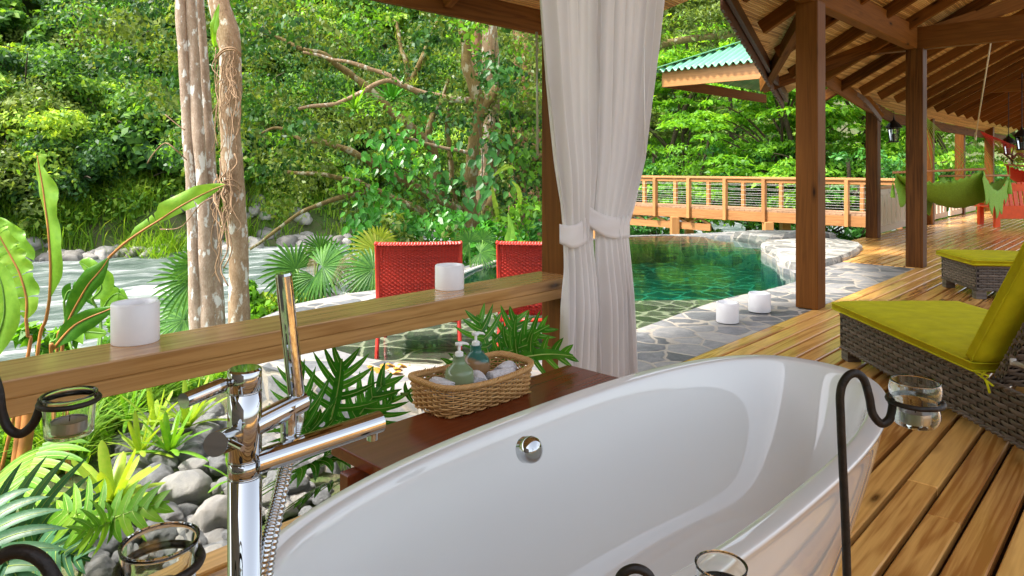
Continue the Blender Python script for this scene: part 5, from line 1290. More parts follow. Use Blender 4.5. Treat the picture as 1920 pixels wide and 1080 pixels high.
hplant('heliconia', 'leaning heliconia with long diagonal leaf reaching in front of the tree trunks', [
 ([(118, 625), (134, 590), (150, 560), (167, 532), (190, 505), (205, 482)], 3.7, [(0, 0), (.3, .055), (.7, .075), (1, .0)], [(0, 0), (.3, .03), (.7, .045), (1, .0)], 'lf_dkban', 1, 0, [(108, 645), (118, 625)], 'stemred'),
 ([(205, 482), (235, 455), (268, 432), (300, 412), (330, 392), (365, 372), (400, 355), (424, 346)], 3.75, [(0, 0), (.06, .01), (.2, .02), (.25, .05), (.45, .06), (.5, .09), (.75, .075), (.9, .03), (1, .0)], [(0, 0), (.2, .008), (.4, .01), (.5, .02), (.7, .035), (1, .0)], 'lf_banana', 3, .10, [(118, 625), (167, 532), (205, 482)], 'stemred'),
 ([(100, 655), (118, 632), (140, 610), (168, 595), (198, 583), (215, 575)], 3.5, [(0, 0), (.3, .05), (.6, .055), (1, .0)], [(0, 0), (.3, .05), (.6, .045), (1, .0)], 'lf_dkban', 1, 0, [(96, 664), (100, 655)], 'stemred')], Gp(110, 880, z0f))
hplant('heliconia', 'group of broad heliconia leaves behind the largest candle, some edged yellow', [
 ([(172, 560), (190, 540), (180, 515), (160, 498), (148, 492)], 4.6, [(0, 0), (.4, .05), (1, 0)], [(0, 0), (.4, .11), (.8, .07), (1, 0)], 'lf_banana', 2, 0, [(190, 620), (172, 560)], 'stemgreen'),
 ([(190, 585), (205, 560), (222, 550), (240, 562)], 4.8, [(0, 0), (.4, .09), (1, 0)], [(0, 0), (.5, .08), (1, 0)], 'lf_banana', 1, 0, [(185, 640), (190, 585)], 'stemgreen'),
 ([(120, 565), (130, 545), (155, 550), (180, 575)], 4.7, [(0, 0), (.4, .07), (1, 0)], [(0, 0), (.5, .09), (1, 0)], 'lf_dkban', 1, 0, [(130, 640), (120, 565)], 'stemgreen'),
 ([(100, 640), (125, 626), (155, 622), (190, 624), (200, 626)], 4.2, [(0, 0), (.4, .05), (1, 0)], [(0, 0), (.5, .06), (1, 0)], 'lf_banana', 2, 0, [(100, 660), (100, 640)], 'stemgreen'),
 ([(225, 620), (232, 590), (222, 555), (205, 528)], 4.9, [(0, 0), (.4, .09), (1, 0)], [(0, 0), (.5, .07), (1, 0)], 'lf_dkban', 1, 0, [(228, 650), (225, 620)], 'stemgreen')], Gp(170, 800, z0f))

# ---- fan palms
def fanpalm(lab, foot, D, leaves, mats):
    t = T('fan_palm', lab, 'palm', foot, 0, 'fan palms on the river bank')
    for i, (px, py, r, th, face) in enumerate(leaves):
        hub = Wp(px, py, D+random.uniform(-.4, .4)); ax = Vector((math.sin(R(th)), -.25, math.cos(R(th)))); nr = Vector((0, -1, .5+face))
        mb = MB(); mt = mats[i % len(mats)]; fanleaf(mb, hub, ax, nr, r, 26, R(130 if mt != 'lf_dry' else 80), .5, .12 if mt != 'lf_dry' else .55, .35 if mt == 'lf_dry' else 1); l = mb.build('leaf', M[mt], t)
        mb = MB(); f = Vector(foot)+Vector((random.uniform(-.12, .12), 0, 0)); mb.tube(curve([f, (f+hub)/2+Vector(((hub-f).x*-.12, 0, .08)), hub], 8), .011, 6); mb.build('stem', M['stemgreen'], l, smooth=True)
def gfoot(px, D): p = Wp(px, 500, D); p.z = ground_z(p.x, p.y); return p
fanpalm('dark green fan palm left of the lichen-covered trunks', gfoot(335, 8.8), 8.8, [(362, 525, .55, -65, 0), (355, 575, .55, -95, .2), (345, 600, .46, 250, .4), (372, 500, .42, -20, 0)], ['lf_fan'])
fanpalm('fan palm with one withered brown leaf above the hand shower', gfoot(590, 9.0), 9.0, [(555, 505, .50, -55, 0), (602, 470, .34, 10, 0), (605, 500, .50, 75, .2), (560, 515, .42, 230, .2), (618, 490, .40, 40, 0), (590, 478, .40, -120, 0), (612, 474, .33, 110, 0), (590, 520, .36, 170, .3)], ['lf_fan', 'lf_fan', 'lf_fan', 'lf_fan', 'lf_fan', 'lf_dry', 'lf_dry', 'lf_fan'])
fanpalm('yellowing fan palm just left of the red chair back', gfoot(690, 8.6), 8.6, [(705, 470, .42, -60, 0), (700, 505, .44, -95, .1), (712, 525, .42, 220, .2), (690, 540, .36, 190, .3), (712, 455, .3, 0, 0), (730, 500, .4, 70, 0), (665, 485, .3, -120, 0)], ['lf_fanyel', 'lf_fan', 'lf_fanyel', 'lf_fan', 'lf_fanyel', 'lf_fan', 'lf_dry'])
fanpalm('dark fan palm in the shrubs above the right part of the rail', gfoot(890, 8.9), 8.9, [(880, 455, .24, -50, 0), (905, 450, .22, 30, 0), (900, 475, .26, 100, .2)], ['lf_fan'])

# ---- two lichen-covered trunks on the left
def trunk_tree(lab, stems, D, mat, roots=None):
    foot = Wp(*stems[0][-1][:2], D); t = T('tree_trunk', lab, 'tree', Vector((foot.x, foot.y, -.75)), 0, None)
    for st in stems:
        pts = [Wp(x, y, D+(q[1] if len(q) > 1 else 0)) for x, y, *q in st]; rr = [q[0]/2/F*D*(.80 if D > 7.7 else .86) for x, y, *q in st]
        P = curve(pts, 60); n = len(P); R0 = [float(np.interp(i/(n-1)*(len(rr)-1), range(len(rr)), rr))*(1+.05*noise.noise(Vector((i*.35, D*9, 0)))) for i in range(n)]
        mb = MB(); ring_ = 18; V = []
        mb.tube(P, R0, ring_); A = mb.v[0]
        for q in range(len(A)):
            c = P[q//ring_]; d = Vector(A[q])-c; d *= 1+.16*noise.noise(Vector((A[q][0]*9, A[q][1]*9, A[q][2]*2.2)))+.06*noise.noise(Vector(A[q])*22); A[q] = tuple(c+d)
        mb.build('trunk', M[mat], t, smooth=True)
    return t
tA = trunk_tree('pale cluster of three slender lichen-spotted stems left of the thick trunk', [
 [(336, -260, 20), (338, -60, 22), (339, 30, 24), (346, 140, 24), (352, 250, 24), (358, 340, 25), (362, 440, 26), (366, 540, 30), (370, 640, 40), (372, 800, 60)],
 [(352, -260, 22, .05), (356, -60, 24, .05), (359, 30, 26, .05), (365, 140, 26, .04), (372, 250, 27, .0), (379, 340, 26), (386, 440, 34), (389, 540, 42, .05), (391, 640, 52, .05), (392, 800, 70, .05)],
 [(365, -260, 20, .2), (371, -60, 20, .2), (376, 30, 20, .2), (384, 140, 22, .2), (391, 250, 24, .2), (396, 340, 26, .15), (400, 440, 32, .1), (403, 540, 36, .1), (404, 640, 42, .1), (404, 800, 50, .1)]], 7.8, 'bark_pale')
tB = trunk_tree('thick brown lichen-spotted trunk wrapped in hanging aerial roots', [
 [(385, -240, 40), (396, -60, 42), (408, 0, 44), (428, 70, 50), (432, 140, 46), (432, 220, 44), (435, 300, 44), (441, 380, 43), (447, 460, 40), (448, 540, 40), (450, 640, 48), (451, 800, 60)]], 7.6, 'bark_brown')
mb = MB()
for i in range(46):
    x = rd.uniform(402, 446); y0 = rd.uniform(88, 130) if i % 2 else rd.uniform(280, 350); y1 = y0+rd.uniform(50, 200); P = []
    for k_ in range(7):
        P.append(Wp(x+rd.uniform(-9, 9)*(k_ > 0)-(6 if i % 3 == 0 else 0)*k_/6, lerp(y0, y1, k_/6), 7.45-.03*k_*(i % 3)))
    mb.tube(curve(P, 16), .0045 if i % 4 else .008, 5)
for yy in (92, 96, 340, 350): mb.tube(curve([Wp(405, yy+14, 7.42), Wp(420, yy, 7.40), Wp(438, yy-2, 7.40), Wp(452, yy+10, 7.45)], 10), .010, 6)
mb.build('aerial_roots', M['root'], tB, smooth=True)
mb = MB(); mb.tube(curve([Wp(310, 215, 7.6), Wp(330, 232, 7.6), Wp(347, 244, 7.6)], 8), .006, 5); mb.tube(curve([Wp(276, 306, 7.6), Wp(290, 285, 7.6), Wp(310, 268, 7.6), Wp(328, 280, 7.6), Wp(350, 300, 7.7)], 12), .007, 5); mb.tube(curve([Wp(300, 430, 7.6), Wp(340, 425, 7.6), Wp(380, 380, 7.5), Wp(430, 360, 7.45)], 14), .006, 5); mb.build('twig', M['root'], tA, smooth=True)
t = T('epiphyte', 'single upright bright green strap leaf high on the thick trunk', 'plant', Wp(402, 88, 7.5)); mb = MB(); blade(mb, [Wp(402, 88, 7.5), Wp(400, 60, 7.4), Wp(405, 30, 7.4), Wp(411, 6, 7.4)], [(0, .01), (.5, .045), (1, 0)], [(0, .01), (.5, .05), (1, 0)], SX, 3, 0); mb.build('leaf', M['lf_bright'], t, smooth=True)

# ---- the mossy many-branched tree in the middle
mt = T('mossy_tree', 'large gnarled mossy tree with many crooked branches over the river bank', 'tree', Gp(884, 520, -1.2) if False else gfoot(884, 11))
BR = [([(884, 470, 0), (884, 402, 0), (880, 363, 0), (886, 293, 0), (894, 227, 0), (901, 208, 0), (886, 157, 0), (874, 107, 0), (870, 50, 0), (866, -60, 0)], 24, 14, 'bark_moss'),
 ([(901, 210, 0), (915, 190, 0), (931, 165, 0)], 17, 15, 'bark_moss'),
 ([(880, 425, 0), (862, 400, 0), (833, 383, -.2), (800, 360, -.3), (775, 348, -.4), (728, 325, -.5), (678, 297, -.6), (643, 274, -.7), (600, 262, -.8)], 20, 7, 'bark_moss'),
 ([(840, 440, .2), (829, 395, .2), (818, 332, .2), (810, 282, .2), (787, 255, .1), (736, 208, 0), (686, 161, -.1), (647, 130, -.2), (608, 103, -.3), (560, 88, -.4)], 20, 7, 'bark_moss'),
 ([(802, 262, .2), (806, 235, .2), (812, 214, .3), (826, 192, .4), (840, 150, .5)], 11, 5, 'bark_moss'),
 ([(881, 187, 0), (850, 183, -.2), (818, 181, -.3), (786, 172, -.4), (756, 159, -.5), (728, 153, -.6), (700, 160, -.7), (678, 173, -.8), (631, 194, -.9), (590, 198, -1), (560, 205, -1)], 10, 5, 'bark_brown'),
 ([(756, 159, -.5), (720, 140, -.5), (660, 118, -.5), (620, 110, -.5), (570, 96, -.5)], 8, 4, 'bark_brown'),
 ([(800, 400, -.2), (748, 371, -.2), (697, 356, -.3), (666, 338, -.4), (600, 328, -.5), (540, 322, -.5)], 11, 5, 'bark_moss'),
 ([(697, 356, -.3), (640, 371, -.4), (600, 383, -.5), (560, 400, -.6), (525, 425, -.6), (495, 448, -.6), (470, 466, -.6)], 8, 4, 'bark_moss'),
 ([(880, 284, -.2), (850, 277, -.3), (810, 272, -.4), (765, 258, -.5), (730, 250, -.5)], 6, 3, 'bark_brown'),
 ([(772, 150, .2), (790, 110, .2), (802, 84, .3), (820, 40, .4)], 9, 5, 'bark_moss'), ([(768, 160, .2), (760, 110, .2), (752, 86, .3), (740, 40, .4)], 9, 5, 'bark_moss'),
 ([(912, 480, 1.5), (908, 371, 1.5), (920, 293, 1.5), (922, 177, 1.5), (917, 60, 1.5), (914, -60, 1.5)], 34, 28, 'bark_brown'),
 ([(905, 440, .3), (915, 390, .3), (925, 355, .4), (918, 300, .5)], 14, 9, 'bark_moss'),
 ([(960, 345, 1), (974, 332, 1), (1001, 301, 1), (1020, 290, 1)], 11, 8, 'bark_moss'),
 ([(868, 420, .5), (850, 360, .5), (845, 300, .5), (838, 240, .5), (846, 180, .5)], 10, 6, 'bark_moss'),
 ([(600, 262, -.8), (560, 262, -.8), (520, 240, -.8), (490, 250, -.8)], 7, 3, 'bark_moss'), ([(560, 88, -.4), (520, 70, -.4), (480, 40, -.4)], 7, 3, 'bark_moss')]
for pts, w0, w1, mtn in BR:
    D = 11; P = curve([Wp(x, y, D+q) for x, y, q in pts], 46); n = len(P); P = [p+Vector((1, 0, 1))*.03*noise.noise(p*3)+Vector((0, .05, .03))*noise.noise(p*1.7) for p in P]
    mb = MB(); mb.tube(P, [1.25*lerp(w0, w1, i/(n-1))/2/F*D*(1+.22*noise.noise(p*6)) for i, p in enumerate(P)], 10); mb.build('branch' if w0 < 30 else 'trunk', M[mtn], mt, smooth=True)
    if mtn == 'bark_moss' and w0 > 8:                       # moss tufts hanging under the branch
        C = np.array([tuple(P[rd.randint(0, n-1)]+Vector((rd.uniform(-.05, .05), rd.uniform(-.06, .06), -rd.uniform(.02, .16)))) for _ in range(200)])
        V, Q = leaf_quads(C, np.tile([0, 0, -1.0], (200, 1))+.5*RNG.normal(size=(200, 3)), RNG.normal(size=(200, 3)), .09, .3); meshobj('moss', fastmesh('moss', V, Q, M['lf_dark']), mt).matrix_parent_inverse = wm(mt).inverted()
def inhabit(px, py):
    if px < 330: return py < 250-(330-px)*.9 and px > 130
    if px < 520: return py < 330 and rd.random() < .85
    if px < 760: return py < 400 and (py < 250 or rd.random() < .55)
    return py < 420
parts = []; parts2 = []; parts3 = []
for k_ in range(900):
    px = rd.uniform(130, 1030); py = rd.uniform(-70, 430)
    if not inhabit(px, py): continue
    D = rd.uniform(9.2, 14.5)
    if py > 90 and px > 520 and D < 11.5 and rd.random() < .72: D += 2.4
    c = Wp(px, py, D)
    r = rd.uniform(.22, .42); rd.choices((parts, parts2, parts3), (45, 15, 40 if px > 600 else 25))[0].append(clump(c, r, 70, rd.choice((.065, .08, .10)), .55, .7, .3, .5))
for pp, mm in ((parts, 'lf_dark'), (parts2, 'lf_bright'), (parts3, 'lf_deep')):
    V, Q = merge(pp); meshobj('crown', fastmesh('crown', V, Q, M[mm]), mt).matrix_parent_inverse = wm(mt).inverted()
# red-barked trees behind it
for i, (x0, x1, w, D) in enumerate(((972, 966, 22, 15), (893, 896, 20, 15.5), (1000, 1002, 20, 16), (985, 978, 14, 14))):
    t = T('red_barked_tree', ['reddish trunk left of the curtain', 'reddish trunk behind the mossy tree fork', 'reddish trunk nearest to the curtain edge', 'thin reddish trunk left of the curtain, low and slightly tilted'][i], 'tree', gfoot(x1, D), 0, 'red barked trees behind the mossy tree')
    P = curve([Vector((Wp(x1, 0, D).x, D, -2.2)), Wp(x1, 380, D), Wp((x0+x1)/2+3, 200, D), Wp(x0, 60, D), Wp(x0-4, -150, D)], 24); mb = MB(); mb.tube(P, [w/2/F*D*(1.25-.4*k_/24)*(1+.1*noise.noise(p*2)) for k_, p in enumerate(P)], 12); mb.build('trunk', M['bark_red'], t, smooth=True)
    V, Q = merge([clump(Wp(x0+rd.uniform(-50, 50), rd.uniform(-90, 330), D+rd.uniform(-.6, 2)), .5, 80, .12, .5) for _ in range(16)]); meshobj('crown', fastmesh('crown', V, Q, M['lf_dark']), t).matrix_parent_inverse = wm(t).inverted()
# climbing vines with broad leaves
def vine(lab, stem, spots, size, matn='lf_vine'):
    t = T('climbing_vine', lab, 'vine', stem[0], 0, 'climbing vines on the mossy tree'); mb = MB(); mb.tube(curve(stem, 24), .008, 6); mb.build('stem', M['bark_dark'], t, smooth=True)
    mb = MB()
    for (px, py, sx, sy, n, D) in spots:
        for i in range(n):
            c = Wp(px+rd.gauss(0, sx), py+rd.gauss(0, sy), D+rd.uniform(-.25, .25)); a = rd.uniform(-1.0, 1.0); d = Vector((math.sin(a), rd.uniform(-.6, .1), -.75)).normalized(); l = size*rd.uniform(.7, 1.25); s = d.cross(Vector((rd.uniform(-.3, .3), -1, .6))).normalized()
            q = [c+d*l*u_-Vector((0, 0, 1))*l*.12*u_*u_ for u_ in (0, .12, .35, .65, .88, 1)]; mb.strap(q, [.01, l*.5, l*.68, l*.5, l*.2, .002], s, .2)
    mb.build('foliage', M[matn], t)
vine('broad-leaved vine climbing the pale trunk near the roof beam', [Wp(915, 470, 12), Wp(918, 300, 12), Wp(925, 150, 12), Wp(930, 60, 12)], [(935, 120, 18, 14, 20, 11.6), (920, 165, 14, 12, 12, 11.6), (945, 150, 14, 14, 10, 11.6)], .15)
vine('broad-leaved vine low on the mossy tree trunk', [Wp(905, 470, 10.7), Wp(900, 380, 10.6), Wp(905, 300, 10.6), Wp(898, 240, 10.7)], [(915, 285, 20, 26, 30, 10.4), (900, 350, 20, 30, 26, 10.3), (885, 410, 24, 18, 24, 10.2), (862, 330, 22, 26, 16, 10.5)], .13)
vine('dark glossy vine foliage over the left leaning branch', [Wp(820, 450, 10.6), Wp(800, 350, 10.4), Wp(720, 300, 10.2)], [(760, 260, 34, 24, 60, 10.3), (720, 300, 26, 22, 40, 10.2), (700, 395, 22, 30, 50, 10.0), (735, 420, 18, 22, 34, 10.0), (790, 320, 26, 26, 36, 10.4), (830, 420, 30, 16, 44, 9.9), (680, 420, 14, 20, 24, 9.9)], .12, 'lf_phil')
vine('yellow-green leafy creeper between mossy tree and curtain', [Wp(960, 480, 11.6), Wp(965, 350, 11.6), Wp(955, 200, 11.8)], [(975, 215, 22, 40, 50, 11.6), (960, 300, 24, 40, 50, 11.6), (985, 400, 20, 40, 60, 11.2), (950, 430, 24, 24, 50, 10.8), (1000, 260, 14, 60, 40, 12)], .10, 'lf_bright')
# strap-leaved epiphytes and rosettes
def rosette(lab, nm, c, n, ln, w, mat, up=.9, cat='plant', grp=None, spread=1.0, seed=None):
    t = T(nm, lab, cat, c, 0, grp); c = Vector(c)
    for i in range(n):
        a = i*2.4+rd.uniform(-.2, .2); k_ = i/n; el = lerp(R(82), R(18), k_)*up; h = Vector((math.cos(a), math.sin(a), 0)); l = ln*rd.uniform(.75, 1.1)
        pts = [c+h*(l*math.cos(el)*u_*spread)+Vector((0, 0, l*math.sin(el)*u_-l*.42*u_*u_*math.cos(el))) for u_ in (0, .2, .4, .6, .8, .93, 1)]
        mb = MB(); mb.strap(pts, [w*.8, w, w*1.06, w*1.05, w*.92, w*.62, w*.05], Vector((-h.y, h.x, 0)), .35); mb.build('leaf', M[mat], t, smooth=True)
    return t
G_ep = 'epiphytes growing on the mossy tree'
for (px, py, D, n, ln, w, mat, lab) in ((735, 190, 10.7, 26, .55, .045, 'lf_phil', 'dark green strap-leaved epiphyte in the middle of the mossy branch'), (665, 205, 10.2, 20, .45, .03, 'lf_bright', 'spiky light epiphyte on the left of the mossy branch'), (776, 160, 10.3, 14, .18, .012, 'lf_bromel', 'tiny yellow epiphyte on top of the pale arching branch'), (886, 55, 10.6, 10, .3, .03, 'lf_bright', 'light green epiphyte just under the roof beam')): rosette(lab, 'epiphyte', Wp(px, py, D), n, ln, w, mat, .9, 'plant', G_ep, 1.1)
t = T('hanging_fern', 'long yellow-green hanging fern leaf on the mossy trunk above the rail', 'plant', Wp(928, 350, 10.3)); 
for a in ([(922, 345), (926, 370), (932, 400), (935, 432)], [(960, 340), (972, 355), (975, 380), (972, 410)], [(925, 330), (940, 318), (955, 312), (968, 318)]):
    mb = MB(); P = [Wp(x, y, 10.2) for x, y in a]; blade(mb, P, [(0, .01), (.5, .04), (1, 0)], [(0, .01), (.5, .04), (1, 0)], SX, 6, 0, 30, .0); mb.build('leaf', M['lf_bromel'], t, smooth=True)
# shrubs of the near bank: each its own bush
nb = 0
for (px, py, D, r, mat, lab) in ((720, 440, 10.2, .55, 'lf_phil', 'dark leafy bush behind the left red chair'), (790, 430, 10.0, .6, 'lf_vine', 'green bush at the foot of the mossy tree'), (850, 470, 9.6, .5, 'lf_phil', 'dark bush behind the middle candle'), (960, 450, 10.0, .6, 'lf_bright', 'bright bush behind the right red chair'), (1000, 470, 10.4, .5, 'lf_vine', 'green bush beside the timber post'), (1010, 380, 13, .9, 'lf_dark', 'olive bush left of the curtain'), (930, 480, 9.4, .4, 'lf_phil', 'small dark bush between the red chairs'), (770, 480, 9.6, .4, 'lf_dark', 'small olive bush above the left chair'), (460, 560, 9.5, .22, 'lf_bright', 'small bright bush right of the thick trunk'), (500, 575, 9.8, .3, 'lf_bromel', 'yellow-green ground bush on the river bank'), (560, 570, 9.8, .35, 'lf_bromel', 'yellow-green low bush beneath the fan palm'), (240, 640, 5, .16, 'lf_bright', 'leafy bush behind the largest candle'), (90, 660, 5, .18, 'lf_bright', 'leafy bush behind the heliconia stems')):
    c = Wp(px, py, D); parts = [clump(np.array(c)+RNG.normal(size=3)*r*.5, r*.5, 60, .11, .5, .8) for _ in range(9)]; V, Q = merge(parts); V -= np.array(c); tag(meshobj('bush', fastmesh('bush', V, Q, M[mat]), None, c), lab, 'bush', 'bushes on the near bank')
t = T('banana_plant', 'upright pale green banana leaves behind the right red chair', 'plant', Wp(955, 500, 9.5))
for a in ([(948, 500), (952, 465), (958, 430), (952, 398)], [(965, 500), (972, 470), (985, 450)], [(940, 500), (928, 470), (915, 455)]):
    mb = MB(); blade(mb, [Wp(x, y, 9.4) for x, y in a], [(0, .01), (.5, .07), (1, 0)], [(0, .01), (.5, .07), (1, 0)], SX, 2, 0, 24, .05); mb.build('leaf', M['lf_banana'], t, smooth=True)

# ---- layered trees behind the footbridge
G_r = 'layered trees behind the footbridge'
def ltree(lab, px, D, h, R_, n, nl, ln, mat, seed, z=-3.2, low=.25, layer=True, grp=G_r):
    base = Wp(px, 400, D); base.z = z; t = T('shade_tree', lab, 'tree', base, 0, grp); rr = random.Random(seed); mb = MB()
    tp_ = base+Vector((rr.uniform(-.6, .6), 0, h)); limbs(mb, base, tp_, .17, 0, R_, seed); parts = []
    for i in range(n):
        a = rr.uniform(0, 6.28); k_ = low+(1-low)*rr.random(); rad = R_*math.sqrt(rr.random())*(1.05-.5*abs(k_-.55)); e = base+Vector((math.cos(a)*rad, math.sin(a)*rad*.8, h*k_))
        parts.append(clump(e, rr.uniform(.6, 1.2)*R_*.22, nl, ln, .42, .6, layer=layer))
        if i % 4 == 0:
            p = lerp(base, tp_, max(.15, k_-.22)); mid = lerp(p, e, .5)+Vector((0, 0, .35)); mb.tube(curve([p, mid, e], 8), [.055*(1-.8*q/8) for q in range(9)], 6)
    mb.build('trunk', M['bark_dark'], t, smooth=True); V, Q = merge(parts); meshobj('crown', fastmesh('crown', V, Q, M[mat]), t).matrix_parent_inverse = wm(t).inverted()
for i, (px, D, h, R_, n, mat, lab) in enumerate(((1290, 30, 11, 4.2, 130, 'lf_bright', 'bright layered tree right of the curtain behind the footbridge'), (1475, 25.5, 9, 3.6, 150, 'lf_bright', 'layered tree with dark trunk just left of the thick post'), (1610, 27, 10, 3.8, 140, 'lf_bright', 'layered tree between the two front posts'), (1180, 34, 13, 4.0, 110, 'lf_dark', 'darker tree rising directly behind the curtain'), (1400, 36, 14, 4.6, 110, 'lf_far', 'taller tree farther back over the bridge middle'), (1760, 32, 10, 4.2, 110, 'lf_bright', 'bright tree behind the green hammock'), (1900, 34, 10, 4.2, 110, 'lf_bright', 'bright tree at the far right behind the lanterns'), (1540, 38, 15, 4.6, 90, 'lf_bright', 'tall tree behind the thick post'), (2060, 34, 10, 4.5, 80, 'lf_bright', 'tree beyond the right edge of the picture'))):
    ltree(lab, px, D, h, R_, n, 130, .26, mat, i+3)
for i, (px, D, h, R_, mat, lab) in enumerate(((1330, 27, 5.2, 2.6, 'lf_bright', 'leafy shrub behind the left half of the footbridge'), (1430, 25.5, 4.8, 2.3, 'lf_vine', 'leafy shrub behind the middle of the footbridge'), (1520, 24, 4.8, 2.2, 'lf_bright', 'leafy shrub behind the bridge beside the thick post'), (1620, 23, 4.6, 2.2, 'lf_vine', 'leafy shrub behind the right end of the footbridge'), (1230, 29, 4.6, 2.2, 'lf_vine', 'leafy shrub behind the left end of the visible footbridge'), (1700, 24, 4.6, 2.3, 'lf_bright', 'leafy shrub behind the cream fence'), (1800, 26, 4.0, 2.2, 'lf_vine', 'leafy shrub behind the green hammock'), (1900, 28, 4.4, 2.4, 'lf_bright', 'leafy shrub behind the orange bench'))):
    ltree(lab, px, D, h, R_, 60, 120, .17, mat, i+40, -3.0, .1, False, 'shrubs behind the footbridge')
# mossy branch over the green roof
t = T('overhanging_branch', 'mossy branch hung with epiphytes crossing above the green roof', 'branch', Wp(1300, 70, 14)); mb = MB(); P = curve([Wp(1180, 110, 13.5), Wp(1240, 84, 13.8), (Wp(1300, 72, 14)), Wp(1360, 66, 14.2), Wp(1400, 55, 14.5)], 20); mb.tube(P, .07, 8); mb.build('limb', M['bark_moss'], t, smooth=True)
parts = [clump(P[rd.randint(0, 20)]+Vector((0, 0, rd.uniform(-.1, .5))), .3, 70, .12, .35) for _ in range(26)]+[clump(Wp(rd.uniform(1190, 1390), rd.uniform(-60, 55), 15), .5, 80, .13, .5) for _ in range(34)]
V, Q = merge(parts); meshobj('foliage', fastmesh('foliage', V, Q, M['lf_dark']), t).matrix_parent_inverse = wm(t).inverted()

# ---- garden plants beside and below the rail
def splant(nm, lab, items, foot, grp=None, cat='plant'):
    t = T(nm, lab, cat, foot, 0, grp)
    for (bx_, by_, tx, ty, D0, D1, width, lobes, mat, side, thin) in items:
        b_, tp2 = Wp(bx_, by_, D0), Wp(tx, ty, D1); mb = MB(); vn = MB(); splitleaf(mb, b_, tp2, side, width, lobes, .15, thin, vn=vn); l = mb.build('leaf', M[mat], t, smooth=True); vn.build('vein', M['vein'], l, smooth=True)
        mb = MB(); f = Vector(foot); mb.tube(curve([f, lerp(f, b_, .5)+Vector((0, 0, .06)), b_, lerp(b_, tp2, .03)], 10), .0065, 6); mb.build('stem', M['stemgreen'], l, smooth=True)
splant('philodendron', 'large dark split-leaf philodendron left of the mahogany ledge', [
 (612, 815, 640, 672, 2.75, 2.72, .40, 7, 'lf_phil', (1, -.1, 0), 0.50), (640, 830, 735, 700, 2.8, 2.85, .30, 6, 'lf_phil', (.8, -.2, -.5), 0.48), (600, 822, 548, 690, 2.7, 2.75, .34, 6, 'lf_phil', (.9, -.3, .3), 0.48), (680, 815, 745, 735, 2.95, 3.0, .26, 6, 'lf_phil', (.7, 0, -.6), 0.48),
 (615, 830, 520, 790, 2.65, 2.5, .30, 6, 'lf_phil', (.2, -.6, .8), 0.48), (640, 860, 515, 935, 2.5, 2.25, .36, 7, 'lf_phil', (.6, -.7, .3), 0.60), (650, 850, 545, 880, 2.5, 2.35, .3, 6, 'lf_phil', (.5, -.7, .4), 0.60), (650, 900, 560, 955, 2.4, 2.25, .26, 6, 'lf_phil', (.5, -.7, .4), 0.60), (590, 840, 560, 760, 2.6, 2.62, .28, 6, 'lf_phil', (1, 0, .1), 0.50)], Gp(640, 880, -.3), 'split-leaf philodendrons behind the ledge')
splant('philodendron', 'split-leaf philodendron rising behind the wicker basket', [
 (925, 690, 895, 590, 2.75, 2.85, .26, 6, 'lf_phil', (1, 0, .2), 0.48), (935, 690, 968, 590, 2.75, 2.9, .26, 6, 'lf_phil', (1, 0, -.2), 0.48), (940, 680, 1075, 668, 2.7, 2.5, .22, 6, 'lf_phil', (0, -.3, 1), 0.36), (935, 670, 1030, 610, 2.7, 2.7, .22, 6, 'lf_phil', (.4, 0, 1), 0.44), (920, 692, 828, 688, 2.75, 2.7, .16, 5, 'lf_phil', (0, -.3, 1), 0.44), (940, 665, 1010, 640, 2.7, 2.62, .18, 5, 'lf_phil', (.3, -.2, 1), 0.40), (760, 740, 835, 700, 2.75, 2.8, .14, 5, 'lf_phil', (.4, 0, 1), 0.40)], Gp(930, 800, -.2), 'split-leaf philodendrons behind the ledge')
splant('monstera', 'light green monstera leaf under the left end of the rail', [(82, 838, 40, 970, 3.3, 2.95, .48, 8, 'lf_light', (1, .0, .15), .70)], Gp(60, 990, -.3), 'monstera plants in the garden bed')
splant('monstera', 'large bluish green monstera leaf at the left edge', [(-55, 990, 150, 975, 2.45, 2.75, .52, 9, 'lf_blue', (.1, .5, .9), .66), (-30, 960, 60, 1120, 2.4, 2.2, .4, 7, 'lf_blue', (1, 0, .1), .6), (60, 1010, 170, 1050, 2.6, 2.5, .3, 7, 'lf_blue', (.2, .5, .8), .6)], Gp(-60, 1060, -.3), 'monstera plants in the garden bed')
splant('anthurium', 'two bright green split leaves leaning over the stones at lower left', [(212, 972, 112, 960, 2.5, 2.6, .26, 6, 'lf_light', (.1, .5, .9), .62), (212, 972, 318, 940, 2.5, 2.5, .22, 5, 'lf_light', (-.1, .5, .9), .7), (212, 976, 140, 1000, 2.5, 2.4, .2, 5, 'lf_light', (.1, .5, .9), .6)], Gp(145, 1090, -.3), 'monstera plants in the garden bed')
GB = 'bromeliads growing among the stones'
rosette('largest yellow-green bromeliad in the middle of the stone bed', 'bromeliad', Gp(208, 945, -.24), 20, .30, .048, 'lf_bromel', .85, 'plant', GB)
for (px, py, n, ln, w, mat, lab) in ((352, 800, 16, .34, .032, 'lf_bromel', 'bright bromeliad at the top of the stones beneath the tap lever'), (318, 848, 14, .30, .030, 'lf_light', 'bromeliad with a thin upright leaf left of the pile'), (262, 850, 14, .26, .028, 'lf_bromel', 'small yellow bromeliad between grass and stones'), (290, 800, 12, .30, .030, 'lf_bromel', 'pale bromeliad at the edge of the grass'), (436, 900, 8, .2, .018, 'lf_light', 'small grassy bromeliad right behind the tap column'), (240, 790, 12, .34, .02, 'lf_light', 'narrow-leaved bromeliad in the grass below the rail')): rosette(lab, 'bromeliad', Gp(px, py, -.27), n, ln, w, mat, .95, 'plant', GB)
